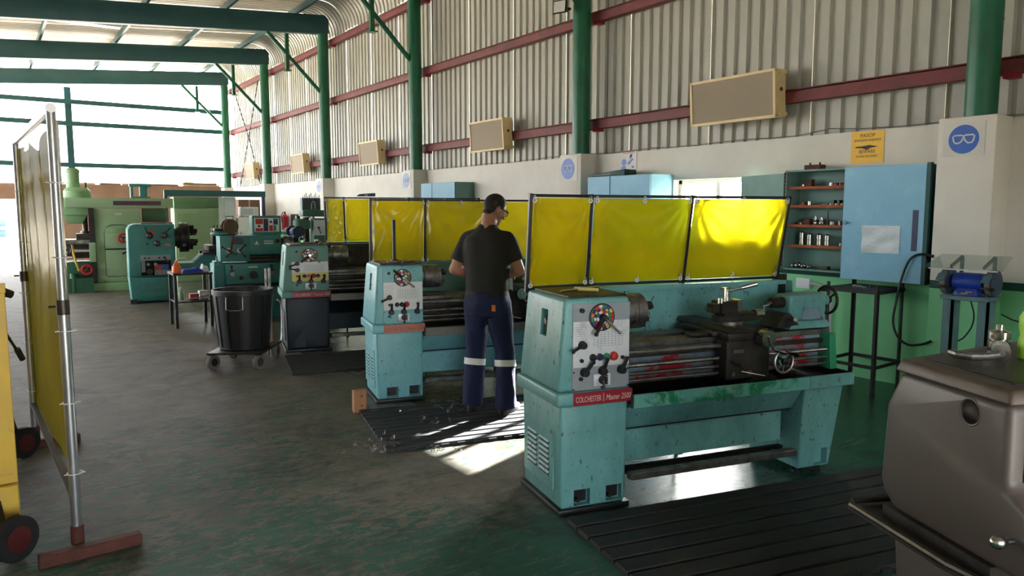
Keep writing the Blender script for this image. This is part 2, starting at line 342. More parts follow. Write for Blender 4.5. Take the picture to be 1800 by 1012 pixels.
def floor_material():
    m = bpy.data.materials.new('floor_paint'); MATS['floor_paint'] = m; m.use_nodes = True; n = m.node_tree.nodes; l = m.node_tree.links; p = n['Principled BSDF']
    tc = n.new('ShaderNodeTexCoord')
    def noise(sc, det, ro=.6, dist=0):
        t = n.new('ShaderNodeTexNoise'); t.inputs['Scale'].default_value = sc; t.inputs['Detail'].default_value = det; t.inputs['Roughness'].default_value = ro
        t.inputs['Distortion'].default_value = dist; l.new(tc.outputs['Object'], t.inputs['Vector']); return t.outputs['Fac']
    def rng(f, a, b, c=0, d=1):
        r = n.new('ShaderNodeMapRange'); r.inputs['From Min'].default_value = a; r.inputs['From Max'].default_value = b; r.inputs['To Min'].default_value = c; r.inputs['To Max'].default_value = d
        l.new(f, r.inputs['Value']); return r.outputs[0]
    def mix(f, a, b):
        x = n.new('ShaderNodeMix'); x.data_type = 'RGBA'; l.new(f, x.inputs['Factor'])
        for s_, v in ((x.inputs['A'], a), (x.inputs['B'], b)):
            if isinstance(v, tuple): s_.default_value = v
            else: l.new(v, s_)
        return x.outputs['Result']
    def math_(op, a, b):
        x = n.new('ShaderNodeMath'); x.operation = op
        for s_, v in ((x.inputs[0], a), (x.inputs[1], b)):
            if isinstance(v, (int, float)): s_.default_value = v
            else: l.new(v, s_)
        return x.outputs[0]
    # traffic has worn the green paint off: almost all of it along the aisle, streaks of it nearer the machines
    sep = n.new('ShaderNodeSeparateXYZ'); l.new(tc.outputs['Object'], sep.inputs[0])
    aisle = math_('MULTIPLY', math_('ADD', math_('MULTIPLY', sep.outputs[1], .16), math_('MULTIPLY', sep.outputs[0], -.075)), .5)
    def streak(scl, rot, sc, det=10, ro=.75):
        mp = n.new('ShaderNodeMapping'); mp.inputs['Scale'].default_value = scl; mp.inputs['Rotation'].default_value = (0, 0, rot); l.new(tc.outputs['Object'], mp.inputs[0])
        t = n.new('ShaderNodeTexNoise'); t.inputs['Scale'].default_value = sc; t.inputs['Detail'].default_value = det; t.inputs['Roughness'].default_value = ro; t.inputs['Distortion'].default_value = .6
        l.new(mp.outputs[0], t.inputs['Vector']); return t.outputs['Fac']
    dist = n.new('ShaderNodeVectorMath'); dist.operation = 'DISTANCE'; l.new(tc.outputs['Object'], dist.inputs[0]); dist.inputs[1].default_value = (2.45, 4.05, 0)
    sun_wear = rng(dist.outputs['Value'], .3, 1.1, .28, 0)      # worn to concrete under the sun patch, added so the patch reads white
    wear = rng(math_('ADD', math_('ADD', math_('ADD', rng(streak((1, 2.2, 1), .62, 9, 12, .82), .42, .60, 0, .5), rng(noise(1.3, 5), .35, .65, 0, .2)), aisle), sun_wear), .56, .70)
    green = mix(rng(noise(2.5, 8), .3, .7), S(30, 72, 60), S(46, 100, 84))
    conc = mix(rng(noise(3.5, 9, .7), .3, .7), S(78, 74, 66), S(124, 117, 105))
    base = mix(wear, green, conc)
    oil = rng(noise(1.5, 10, .74, .9), .52, .66, 0, .8)
    base = mix(oil, base, S(44, 40, 36))
    speck = rng(noise(30, 8, .8), .60, .66, 0, .6)
    base = mix(speck, base, S(150, 146, 136))
    base = mix(rng(streak((.7, 6, 1), .5, 4), .56, .68, 0, .5), base, S(138, 132, 118))
    base = mix(rng(streak((1, 2.4, 1), .8, 5), .60, .68, 0, .7), base, S(40, 38, 34))
    base = mix(rng(noise(60, 3, .6), .66, .70, 0, .8), base, S(34, 34, 32))
    l.new(base, p.inputs['Base Color'])
    l.new(rng(sep.outputs[0], 1.8, 3.0, .66, .26), p.inputs['Roughness'])   # oily and polished beside the machines, dull in the aisle
    p.inputs['Specular IOR Level'].default_value = .38
    b = n.new('ShaderNodeBump'); b.inputs['Strength'].default_value = .12; b.inputs['Distance'].default_value = .01
    l.new(noise(14, 8), b.inputs['Height']); l.new(b.outputs[0], p.inputs['Normal'])
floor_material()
def dado_material():
    m = mat('dado_wall', (226, 221, 210), .7, var=.05, scale=2)
    n = m.node_tree.nodes; l = m.node_tree.links; p = n['Principled BSDF']; up = p.inputs['Base Color'].links[0].from_socket
    tc = n.new('ShaderNodeTexCoord'); sep = n.new('ShaderNodeSeparateXYZ'); l.new(tc.outputs['Object'], sep.inputs[0])
    t = n.new('ShaderNodeTexNoise'); t.inputs['Scale'].default_value = 3; l.new(tc.outputs['Object'], t.inputs['Vector'])
    def mix(f, a, b):
        x = n.new('ShaderNodeMix'); x.data_type = 'RGBA'; l.new(f, x.inputs['Factor'])
        for s_, v in ((x.inputs['A'], a), (x.inputs['B'], b)):
            if isinstance(v, tuple): s_.default_value = v
            else: l.new(v, s_)
        return x.outputs['Result']
    def gt(v):
        x = n.new('ShaderNodeMath'); x.operation = 'GREATER_THAN'; x.inputs[1].default_value = v; l.new(sep.outputs[2], x.inputs[0]); return x.outputs[0]
    g = mix(t.outputs['Fac'], S(128, 210, 150), S(152, 226, 168))
    c = mix(gt(.99), g, S(18, 76, 62)); c = mix(gt(1.06), c, up); l.new(c, p.inputs['Base Color'])
dado_material()
# ------------------------------------------------------------------ the building
Y0, Y1, XL = -3.5, 27.2, -9.0            # back, far end and left side of the hall
FR = [2.92, 8.12, 13.05, 17.75, 22.4, 26.85]   # portal frames along the wall
SL = .084                                # the roof falls towards the left
WIN = (5.25, 6.48, 1.42, 2.05)           # window opening in the right wall
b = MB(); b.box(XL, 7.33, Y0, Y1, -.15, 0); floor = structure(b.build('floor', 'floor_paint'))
for y in (-1, 11.7): b = MB(); b.box(XL, 7.1, y, y + .008, -.002, .0008); b.build('floor_joint', 'black_matt', floor)
b = MB(); b.box(-90, 90, Y1, 160, -.2, -.02); b.box(-90, XL, -60, Y1, -.2, -.02); b.box(7.33, 90, -60, Y1, -.2, -.02); structure(b.build('ground', 'concrete_out'))
b = MB()
b.box(7.1, 7.33, Y0, WIN[0], 0, 2.45); b.box(7.1, 7.33, WIN[1], Y1, 0, 2.45)
b.box(7.1, 7.33, WIN[0], WIN[1], 0, WIN[2]); b.box(7.1, 7.33, WIN[0], WIN[1], WIN[3], 2.45)
wall_right = structure(b.build('wall_right', 'dado_wall', weld=False))
for y in [FR[0] - 5.1] + FR:
    b = MB(); b.box(6.8, 7.11, y - .2, y + .26, 0, 2.46); b.build('pillar', 'dado_wall', wall_right, .012)
b = MB(); b.tube([(7.06, 2.6 + i*.35, 2.462 + .008*math.sin(i*1.7) + (.03 if i % 13 == 5 else 0)) for i in range(70)], .006, 6); b.build('conduit_cable', 'tray_grey', wall_right)
# window in the right wall
win = bpy.data.objects.new('window_1', None); COL.objects.link(win); structure(win)
b = MB()
for y in (WIN[0], WIN[1] - .05): b.box(7.2, 7.26, y, y + .05, WIN[2], WIN[3])
for z in (WIN[2], WIN[3] - .05): b.box(7.2, 7.26, WIN[0], WIN[1], z, z + .05)
b.build('window_frame', 'white_paint', win)
ym = (WIN[0] + WIN[1])/2; b = MB(); b.box(7.205, 7.255, ym - .03, ym + .03, WIN[2], WIN[3]); b.build('mullion', 'white_paint', win)
for y in (WIN[0] + .05, ym + .03):
    b = MB(); b.box(7.228, 7.232, y, y + ym - WIN[0] - .08, WIN[2] + .05, WIN[3] - .05); b.build('pane', 'pane', win)
b = MB(); b.box(7.06, 7.33, WIN[0] - .04, WIN[1] + .04, WIN[2] - .03, WIN[2]); b.build('window_sill', 'cream_wall', win)

# ribbed steel sheeting: each sheet its own piece (shared mesh); pitch 0.1715, cover 0.686
PITCH, COVER, RIB = .1715, .686, .036
def rib_profile():
    P = []
    for k in range(4):
        y = k*PITCH
        P += [(y, 0), (y + .098, 0), (y + .113, RIB), (y + .156, RIB)]
    return P + [(COVER, 0), (COVER + .012, .003)]
PR = rib_profile()
def sheet_mesh(name, path, m):   # path: list of (point x,z ; inward normal x,z)
    b = MB(); n = len(PR)
    V = [(px + nx*(-h), y, pz + nz*(-h)) for (px, pz, nx, nz) in path for (y, h) in PR]
    b.add(V, [(j*n + i, j*n + i + 1, (j + 1)*n + i + 1, (j + 1)*n + i) for j in range(len(path) - 1) for i in range(n - 1)])
    me = b.mesh(name, ang=20, fix=False); me.materials.append(MATS[m]); return me
XS, RB, ZB = 7.29, .6, 5.93
w_me = sheet_mesh('wall_sheet', [(XS, 2.43, -1, 0), (XS, ZB, -1, 0)], 'sheet')
arc = []
for i in range(10):
    a = R(i*10.5); arc.append((XS - RB + RB*math.cos(a), ZB + RB*math.sin(a), -math.cos(a), -math.sin(a)))
a_me = sheet_mesh('eave_sheet', arc, 'sheet')
ex, ez = arc[-1][0], arc[-1][1]; nn = Vector((SL, 0, -1)).normalized()
def roofz(x): return ez - (ex - x)*SL
r_me = sheet_mesh('roof_sheet', [(ex, ez, nn.x, nn.z), (ex - 8, roofz(ex - 8), nn.x, nn.z), (XL - .3, roofz(XL - .3), nn.x, nn.z)], 'roof_sheet')
upper = bpy.data.objects.new('wall_right_cladding', None); COL.objects.link(upper); structure(upper)
ceil = bpy.data.objects.new('ceiling', None); COL.objects.link(ceil); structure(ceil)
k = 0; y = Y0
while y < Y1:
    dx = .004*(k % 2)
    for nm, me, par in (('wall_sheet', w_me, upper), ('eave_sheet', a_me, ceil), ('roof_sheet', r_me, ceil)):
        link(nm, me, None, par, loc=(dx if par is upper else 0, y, dx))
    y += COVER; k += 1
for z in (2.95, 4.42, 5.80):
    b = MB(); b.box(7.13, 7.235, Y0, Y1, z - .008, z); b.box(7.13, 7.235, Y0, Y1, z - .128, z - .12); b.box(7.13, 7.138, Y0, Y1, z - .12, z); b.box(7.13, 7.14, Y0, Y1, z - .012, z + .012)
    b.build('girt', 'red_oxide', upper)
    for y in FR:
        b = MB(); b.box(7.1, 7.22, y - .2, y - .1, z - .17, z - .128); b.build('girt_bracket', 'crimson', upper)
for x in (6.35, 4.75, 3.1, 1.4, -.3, -2, -3.7, -5.4, -7.1):
    b = MB(); z = roofz(x) - RIB; b.box(x - .03, x + .03, Y0, Y1, z - .14, z - .004); b.build('purlin', 'teal_steel', ceil)
# portal frames
for i, y in enumerate(FR):
    f = bpy.data.objects.new('steel_frame', None); COL.objects.link(f); structure(f)
    b = MB(); b.cyl((6.97, y, 2.46), (6.97, y, 5.93), .125, n=24)
    for z in (3.25, 4.05, 4.9): b.cyl((6.97, y, z), (6.97, y, z + .012), .128, n=24)
    b.build('column', 'green_steel', f, weld=False)
    zt = roofz(6.97) - .19; zb = 5.93
    P = [(7.1, zb + .02), (7.1, zt - .1), (7.0, zt), (XL, zt - (7.0 - XL)*SL), (XL, zb - (7 - XL)*SL), (6.82, zb - .02)]
    b = MB(); b.prism(P, 'xz', y - .09, y + .09); b.build('rafter', 'teal_steel', f, .006)
    b = MB(); b.cyl((6.9, y, 4.52), (5.62, y, 5.93 - 1.35*SL), .045, n=12); b.build('knee_brace', 'green_steel', f)
    b = MB(); b.bar((6.08, y, 5.9 - .9*SL), (6.08, y, 4.98), .08, .08); b.box(6.0, 6.16, y - .09, y + .09, 4.965, 4.985); b.build('hanger', 'green_steel', f)
# far end: half-height wall, open door, steel rails against the sky
b = MB(); b.box(2.0, 7.1, Y1, Y1 + .25, 0, 2.5); we = structure(b.build('wall_end', 'brick_end'))
b = MB(); b.box(XL, 2.0, Y1, Y1 + .25, 2.02, 2.5); structure(b.build('trim_1', 'brick_end'))
eg = bpy.data.objects.new('end_frame', None); COL.objects.link(eg); structure(eg)
for z in (5.05, 4.38, 3.1):
    b = MB(); b.box(XL, 7.0, Y1 - .06, Y1 + .04, z - .07, z + .07); b.build('end_rail', 'teal_steel', eg)
for x in (2.35, -2.6, -7): b = MB(); b.box(x - .09, x + .09, Y1 + .02, Y1 + .2, 0 if x < 2 else 2.5, 5.5); b.build('end_post', 'teal_steel', eg)
# back wall and part-open left side, out of view; openings assumed, sized for indoor light
b = MB(); b.box(XL, -1.6, Y0 - .2, Y0, 0, 6.3); b.box(2.6, 7.33, Y0 - .2, Y0, 0, 6.3); b.box(-1.6, 2.6, Y0 - .2, Y0, 2.6, 6.3); structure(b.build('wall_back', 'cream_wall'))
b = MB(); b.box(XL - .2, XL, Y0, Y1, 0, 1.2); b.box(XL - .2, XL, Y0, 12, 1.2, 5); structure(b.build('wall_left', 'cream_wall'))
b = MB(); b.box(-90, 90, -60, Y0, -.2, -.02); structure(b.build('ground_yard', 'concrete_out'))
b = MB(); b.box(-60, 60, 95, 96, -.02, 5.5); structure(b.build('boundary_wall', 'house_white'))
# ------------------------------------------------------------------ the three engine lathes of the same make
def lever(par, x, y, z, ang, ln, r=.007, knob=.019, m='black', name='lever', hub=.024, out=.03):
    """hub on the panel (axis -y) with a handle at angle ang (deg, 0 = right, 90 = up)"""
    b = MB(); b.cyl((x, y, z), (x, y - out, z), hub, hub*.8, 16)
    dx, dz = math.cos(R(ang)), math.sin(R(ang)); p = (x + dx*hub*.3, y - out*.6, z + dz*hub*.3); q = (x + dx*ln, y - out*.9 - .012, z + dz*ln)
    b.cyl(p, q, r*1.25, r, 10); b.sph(q, knob*.62, 12); return b.build(name, m, par, weld=False)
def button(par, x, y, z, r, m, name='push_button'):
    b = MB(); b.rev([(r*1.25, 0), (r*1.25, .008), (r, .010), (r, .022), (r*.7, .026), (0, .027)], (x, y, z), (0, -1, 0), 18); return b.build(name, m, par)
def handwheel(par, c, axis, Rr, rim='steel', hub='steel', name='handwheel', spokes=3, crank=True, k=.010):
    c = Vector(c); d, u, w = MB().frame((0, 0, 0), axis)
    b = MB(); b.torus(c, axis, Rr, k, 30, 8); wheel = b.build(name, rim, par)
    b = MB(); b.rev([(Rr*.2, -.03), (Rr*.3, -.02), (Rr*.3, .018), (Rr*.2, .024), (0, .025)], c, axis, 18)
    for i in range(spokes):
        a = 2*math.pi*i/spokes + .6; b.cyl(c, c + u*(Rr*math.cos(a)) + w*(Rr*math.sin(a)), k*.9, k*.7, 8)
    b.build('wheel_hub', hub, wheel, weld=False)
    if crank:
        q = c + u*(Rr*.98*math.cos(2.4)) + w*(Rr*.98*math.sin(2.4)); b = MB(); b.rev([(.007, 0), (.011, .02), (.013, .05), (.008, .075), (0, .078)], q, axis, 12); b.build('crank_handle', 'black', wheel)
    return wheel
def chuck(par, x0, y, z, r, ln, jaws=3, m='steel'):
    b = MB(); b.rev([(r*.55, -.06), (r*.72, -.06), (r*.72, -.02), (r*.93, -.02), (r, -.012), (r, ln*.45), (r*.965, ln*.47), (r*.965, ln*.53), (r, ln*.55), (r, ln - .01), (r*.94, ln), (r*.3, ln), (r*.3, ln - .05), (0, ln - .05)], (x0, y, z), (1, 0, 0), 36)
    c = b.build('chuck', m, par)
    for i in range(jaws):
        a = 2*math.pi*i/jaws + .5; dy, dz = math.cos(a), math.sin(a); b = MB()
        b.bar((x0 + ln - .004, y + dy*r*.63, z + dz*r*.63), (x0 + ln + r*.32, y + dy*r*.63, z + dz*r*.63), .03, r*.62, (0, dy, dz))
        b.bar((x0 + ln + r*.3, y + dy*r*.5, z + dz*r*.5), (x0 + ln + r*.55, y + dy*r*.5, z + dz*r*.5), .03, r*.3, (0, dy, dz)); b.build('chuck_jaw', 'dark_steel', c, .002, 1)
    for i in range(3):
        a = 2*math.pi*i/3 + 1.55; p = (x0 + ln*.3, y + math.cos(a)*r*.96, z + math.sin(a)*r*.96); q = (x0 + ln*.3, y + math.cos(a)*r*1.012, z + math.sin(a)*r*1.012)
        b = MB(); b.cyl(p, q, r*.13, n=12); b.build('key_socket', 'bright_steel', c)
    return c
def speed_dial(par, x, y, z, r, ang1, ang2, l2m='bright_steel'):
    cols = ['c_red', 'c_yellow', 'c_blue', 'c_green', 'plate_silver', 'c_red', 'c_navy', 'c_orange', 'c_green', 'c_blue', 'c_red', 'plate_silver', 'c_navy', 'c_yellow', 'c_green', 'c_red']
    b = MB(); b.cyl((x, y, z), (x, y - .012, z), r, n=40); d = b.build('speed_dial', 'black', par, .002)
    order = ['c_red', 'c_yellow', 'c_blue', 'c_green', 'plate_silver', 'c_navy', 'c_orange', 'black']
    def seg(b, r0, r1, a0, a1, mi):
        b.mat(mi); V = []; n = 4
        for rr in (r0, r1):
            for i in range(n + 1): a = a0 + (a1 - a0)*i/n; V.append((x + rr*math.cos(a), y - .0135, z + rr*math.sin(a)))
        b.add(V, [(i, i + 1, n + 2 + i, n + 1 + i) for i in range(n)])
    b = MB(); N = 16
    for i in range(N):
        a0 = 2*math.pi*i/N + .02; a1 = 2*math.pi*(i + 1)/N - .02
        seg(b, r*.70, r*.90, a0, a1, order.index(cols[i])); seg(b, r*.52, r*.68, a0, a1, order.index(cols[(i*5 + 3) % N]))
    for i in range(8): seg(b, r*.2, r*.48, 2*math.pi*i/8 + .03, 2*math.pi*(i + 1)/8 - .03, order.index(['plate_silver', 'c_red', 'plate_silver', 'c_blue', 'plate_silver', 'c_navy', 'plate_silver', 'c_green'][i]))
    b.build('speed_segments', order, d, fix=False)
    lever(par, x, y - .012, z, ang1, r*1.35, .009, .02, 'black', 'dial_lever', .022, .034)
    lever(par, x, y - .02, z, ang2, r*1.5, .006, .016, l2m, 'dial_lever', .016, .03)

def engine_lathe(label, loc, rz, C, word=None, sub=None, scale=None):
    t = thing('engine_lathe', label, 'lathe', loc, rz, 'engine lathes in the row', scale)
    P = lambda b, n, m, bev=0, seg=2, par=t, **k: b.build(n, m, par, bev, seg, **k)
    # --- headstock pedestal with two foot pockets, louvred side panel
    b = MB(); b.box(-.012, .43, -.005, .55, 0, .032); P(b, 'plinth', 'black', .004)
    b = MB(); b.hexa([(.005, .01, .03), (.41, .01, .03), (.41, .53, .03), (.005, .53, .03), (-.005, .0, .62), (.415, .0, .62), (.415, .54, .62), (-.005, .54, .62)])
    ped = P(b, 'pedestal', C['low'], .02, 3)
    c = MB(); c.box(.085, .185, -.05, .05, .045, .135); c.box(.285, .385, -.05, .05, .045, .135); cut(ped, c)
    for x in (.135, .335):
        b = MB(); b.box(x - .045, x + .045, .048, .056, .05, .13); b.cyl((x - .02, .05, .07), (x - .02, .015, .07), .012, n=10); b.build('jacking_foot', 'black', ped, weld=False)
    b = MB(); b.box(-.009, .004, .09, .5, .12, .46); sp = P(b, 'side_panel', C['low'], .003, 1)
    for j in range(2):
        for i in range(7):
            y0, z0 = .14 + j*.17, .20 + i*.03; b = MB()
            b.prism([(-.008, z0), (-.016, z0), (-.014, z0 + .003), (-.008, z0 + .011)], 'xz', y0, y0 + .13); b.build('louvre', 'cast_dark' if C.get('dim') else C['low'], sp)
            b = MB(); b.box(-.0105, -.008, y0 - .003, y0 + .133, z0 - .013, z0 + .001); b.build('vent_slot', 'black_matt', sp)
    # --- skirt band, name plate
    b = MB(); b.box(-.035, .427, -.022, .57, .615, .692); P(b, 'skirt', C['top'], .014, 3)
    b = MB(); b.box(.062, .424, -.027, -.0215, .618, .69); npl = P(b, 'name_plate', C['plate'], .001, 1)
    if word:
        text('lettering', word, .032, C['letter'], npl, (.074, -.0272, .637), width=.155)
        b = MB(); b.box(.243, .246, -.0278, -.027, .63, .678); b.build('plate_rule', C['letter'], npl)
        text('lettering', sub, .032, C['letter'], npl, (.258, -.0272, .637), width=.155, shear=.2)
    # --- headstock, leaning in towards the top at its outer end
    b = MB(); b.hexa([(-.022, 0, .69), (.415, 0, .69), (.415, .55, .69), (-.022, .55, .69), (.018, 0, 1.2), (.415, 0, 1.2), (.415, .52, 1.2), (.018, .52, 1.2)])
    hs = P(b, 'headstock', C['top'], .022, 3)
    c = MB(); c.box(-.1, .05, .2, .29, .97, 1.12); cut(hs, c)
    b = MB(); b.cyl((.046, .245, 1.05), (.012, .245, 1.05), .02, n=12); b.cyl((.03, .245, 1.05), (.02, .245, .99), .008, n=8); b.build('side_knob', 'black', hs, weld=False)
    b = MB(); b.box(.055, .412, .03, .5, 1.2, 1.212); P(b, 'top_cover', 'cast_dark', .003, 1)
    # --- control panel
    b = MB(); b.box(.062, .412, -.006, .002, .697, 1.172); pan = P(b, 'control_panel', C['panel'], .001, 1)
    z0, z1 = C['chart']; b = MB(); b.box(.066, .409, -.0085, -.006, z0, z1); ch = b.build('chart_plate', C['chartm'], pan)
    b = MB()
    for i in range(9):
        x = .19 + i*.022; b.box(x, x + .0012, -.009, -.0085, z0 + .01, z0 + .085)
    for i in range(7):
        z = z0 + .01 + i*.0125; b.box(.19, .366, -.009, -.0085, z, z + .001); b.box(.075, .15, -.009, -.0085, z + .035, z + .036)
    b.build('chart_lines', 'print_grey', ch)
    z2, z3 = C['mid']; b = MB(); b.box(.066, .409, -.0085, -.006, z2, z3); b.build('switch_plate', C['midm'], pan)
    speed_dial(t, .235, -.007, 1.095, .076, C['d1'], C['d2'])
    for x, z in ((.115, 1.135),): b = MB(); b.cyl((x, -.006, z), (x, -.02, z), .013, n=14); b.build('sight_glass', 'black', pan)
    for x, z in ((.112, .762), (.115, .862), (.366, .865)): b = MB(); b.cyl((x, -.006, z), (x, -.018, z), .011, n=12); b.build('plug', 'black', pan)
    for x in (.07, .24, .404):
        for z in (.705, .80): b = MB(); b.cyl((x, -.006, z), (x, -.011, z), .005, n=8); b.build('screw', 'black', pan)
    zb = C['btn']
    for x, m in zip((.183, .225, .266, .31), C['btns']): button(pan, x, -.0085, zb, .016 if m != 'c_red' else .02, m)
    lever(t, .118, -.008, C['lv'], 200, .075)
    for a in C.get('extra', ()): lever(t, *a)
    for x, a in zip((.133, .243, .360), C['la']): lever(t, x, -.008, .797, a, .07, .009, .018, hub=.026)
    b = MB(); b.box(.188, .292, -.016, -.005, .715, .782); gb = P(b, 'feed_selector', 'plate_silver', .004)
    b = MB(); b.cyl((.24, -.01, .75), (.24, -.034, .75), .024, n=18)
    for i in range(6): b.box(.258, .27, -.026, -.014, .724 + i*.009, .729 + i*.009)
    b.cyl((.24, -.03, .75), (.243, -.038, .70), .007, n=8); b.build('selector_knob', 'black', gb, weld=False)
    # --- spindle and chuck
    b = MB(); b.cyl((.41, .25, 1.08), (.47, .25, 1.08), .075, n=24); P(b, 'spindle_nose', 'dark_steel')
    chuck(t, .495, .25, 1.08, .105, .135)
    # --- bed with ways, paint worn through
    b = MB(); b.box(.415, 1.99, .17, .43, .66, .875); P(b, 'bed', C['bed'], .008, 1)
    for y0, y1 in ((.145, .235), (.37, .455)):
        b = MB(); b.prism([(y0, .875), (y1, .875), (y1, .908), ((y0 + y1)/2 + .02, .92), ((y0 + y1)/2 - .005, .908), (y0, .908)], 'yz', .43, 2.0); P(b, 'bed_way', 'steel', .003, 1)
    b = MB(); b.box(.43, 1.99, .135, .168, .822, .848); P(b, 'rack', 'dark_steel')
    b = MB(); b.cyl((.43, .09, .862), (1.10, .09, .862), .017, n=14); P(b, 'switch_shaft', 'steel')
    b = MB(); prof = []; n_ = 150
    for i in range(n_): h = (1.93 - .42)*i/n_; prof += [(.011, h), (.0145, h + .004), (.0145, h + .006), (.011, h + .0095)]
    b.rev(prof, (.42, .10, .785), (1, 0, 0), 12); P(b, 'lead_screw', 'steel', ang=60)
    for z, r in ((.735, .011), (.695, .010)): b = MB(); b.cyl((.42, .10, z), (1.94, .10, z), r, n=12); P(b, 'feed_rod', 'steel')
    b = MB(); b.hexa([(1.925, .055, .66), (1.985, .055, .66), (1.985, .17, .66), (1.925, .17, .66), (1.935, .08, .885), (1.985, .08, .885), (1.985, .17, .885), (1.935, .17, .885)]); P(b, 'end_bracket', C['bracket'], .006)
    # --- saddle, apron and slides
    X = C.get('cx', 1.06)
    b = MB(); b.box(X, X + .42, .12, .50, .912, .945); b.box(X - .12, X + .02, .16, .24, .912, .935); b.box(X + .04, X + .34, .02, .14, .89, .945); P(b, 'saddle', 'cast_dark', .006)
    b = MB(); b.box(X + .03, X + .35, .02, .13, .665, .90); ap = P(b, 'apron', 'cast_dark', .012, 3)
    b = MB(); b.box(X + .07, X + .15, .012, .021, .825, .845); b.build('apron_plate', 'steel', ap)
    for x, z in ((X + .075, .70), (X + .2, .70), (X + .29, .87)): b = MB(); b.cyl((x, .022, z), (x, .008, z), .014, n=12); b.build('apron_bolt', 'steel', ap)
    b = MB(); b.cyl((X + .06, .02, .775), (X + .10, -.03, .755), .007, n=8); b.sph((X + .10, -.03, .755), .012); b.build('half_nut_lever', 'black', ap, weld=False)
    b = MB(); b.cyl((X + .14, .02, .71), (X + .27, -.035, .685), .007, .005, 8); b.build('feed_lever', 'bright_steel', ap)
    b = MB(); b.cyl((X + .35, .06, .735), (X + .50, .0, .735), .006, n=8); b.sph((X + .505, -.002, .735), .016); b.build('spindle_lever', ['dark_steel'], ap, weld=False)
    b = MB(); b.sph((X + .508, -.004, .735), .0175); b.build('red_knob', 'c_red', ap)
    b = MB(); b.cyl((X + .40, .03, .765), (X + .40, -.04, .765), .028, n=20); b.build('wheel_boss', C['top'], ap)
    handwheel(t, (X + .40, -.045, .765), (0, -1, 0), .068, 'steel', 'dark_steel', k=.009)
    b = MB(); b.hexa([(X + .06, .0, .945), (X + .23, .0, .945), (X + .23, .62, .945), (X + .06, .62, .945), (X + .075, .0, .975), (X + .215, .0, .975), (X + .215, .60, .975), (X + .075, .60, .975)]); P(b, 'cross_slide', 'dark_steel', .003, 1)
    b = MB(); b.cyl((X + .27, .0, .915), (X + .27, -.05, .915), .046, .046, 28); b.cyl((X + .27, -.05, .915), (X + .27, -.062, .915), .05, n=28); P(b, 'cross_slide_dial', 'bright_steel', weld=False)
    b = MB(); b.bar((X + .27, -.066, .93), (X + .30, -.07, .845), .016, .012); b.cyl((X + .30, -.066, .85), (X + .345, -.12, .835), .009, .011, 10); P(b, 'cross_slide_crank', 'bright_steel', weld=False)
    b = MB(); b.cyl((X + .17, .19, .972), (X + .17, .19, .995), .085, n=30); P(b, 'swivel_base', 'steel')
    b = MB(); b.box(X + .07, X + .36, .15, .235, .993, 1.03); b.box(X + .10, X + .34, .14, .245, 1.028, 1.045); P(b, 'compound_slide', 'dark_steel', .004, 1)
    b = MB(); b.cyl((X + .36, .192, 1.022), (X + .42, .192, 1.022), .034, n=22); b.cyl((X + .42, .192, 1.022), (X + .435, .192, 1.022), .012, n=10); b.bar((X + .43, .192, 1.0), (X + .435, .192, 1.07), .012, .01); b.cyl((X + .43, .192, 1.07), (X + .475, .185, 1.078), .006, n=8); P(b, 'compound_dial', 'bright_steel', weld=False)
    b = MB(); b.box(X + .08, X + .20, .14, .25, 1.043, 1.12); tp = P(b, 'tool_post', 'dark_steel', .004, 1)
    b = MB(); b.cyl((X + .145, .19, 1.12), (X + .145, .19, 1.185), .03, .024, 18); b.build('tool_post_boss', 'steel', tp)
    b = MB(); b.cyl((X + .145, .19, 1.172), (X + .30, .14, 1.215), .008, .007, 10); b.cyl((X + .235, .163, 1.197), (X + .325, .132, 1.222), .011, .015, 12); b.build('tool_post_lever', 'bright_steel', tp, weld=False)
    b = MB(); b.cyl((X + .105, .155, 1.12), (X + .105, .155, 1.205), .012, n=10); b.cyl((X + .07, .155, 1.2), (X + .145, .155, 1.2), .004, n=8); b.build('tool_post_key', 'bright_steel', tp, weld=False)
    b = MB(); b.box(X + .19, X + .24, .15, .24, 1.05, 1.125); b.build('tool_holder', 'steel', tp, .003, 1)
    for i in range(3): b = MB(); b.cyl((X + .06 + i*.022, .15, 1.11), (X + .06 + i*.022, .15, 1.14), .008, n=6); b.build('clamp_bolt', 'bright_steel', tp)
    b = MB(); b.box(X + .03, X + .10, .16, .225, 1.05, 1.105); b.box(X + .0, X + .05, .17, .19, 1.06, 1.08); b.build('cutting_tool', 'dark_steel', tp, .002, 1)
    # --- tailstock
    T = C.get('tx', 1.66)
    b = MB(); b.hexa([(T, .14, .918), (T + .34, .14, .918), (T + .34, .44, .918), (T, .44, .918), (T + .05, .16, .965), (T + .33, .16, .965), (T + .33, .40, .965), (T + .05, .40, .965)]); ts = P(b, 'tailstock_base', C['top'], .006)
    b = MB(); b.prism([(T + .03, 1.03), (T + .03, 1.13), (T + .33, 1.14), (T + .33, .96), (T + .06, .96)], 'xz', .175, .335); P(b, 'tailstock_body', C['top'], .02, 3)
    b = MB(); b.prism([(T + .12, .97), (T + .14, 1.045), (T + .27, 1.05), (T + .30, .97)], 'xz', .166, .18); P(b, 'tailstock_rib', C['bed'], .004, 1)
    b = MB(); b.cyl((T + .03, .25, 1.08), (T - .06, .25, 1.08), .038, .034, 20); b.cyl((T - .06, .25, 1.08), (T - .10, .25, 1.08), .02, .006, 16); P(b, 'quill', 'dark_steel', weld=False)
    b = MB(); b.prism([(T - .09, .93), (T + .02, .93), (T + .10, .935), (T + .02, 1.02), (T - .03, 1.02)], 'xz', .15, .33); P(b, 'tailstock_nose', 'cast_dark', .008)
    b = MB(); b.cyl((T + .07, .16, .975), (T - .05, .03, 1.0), .007, n=8); b.cyl((T - .03, .052, .996), (T - .09, -.01, 1.008), .011, .013, 10); P(b, 'clamp_lever', 'bright_steel', weld=False)
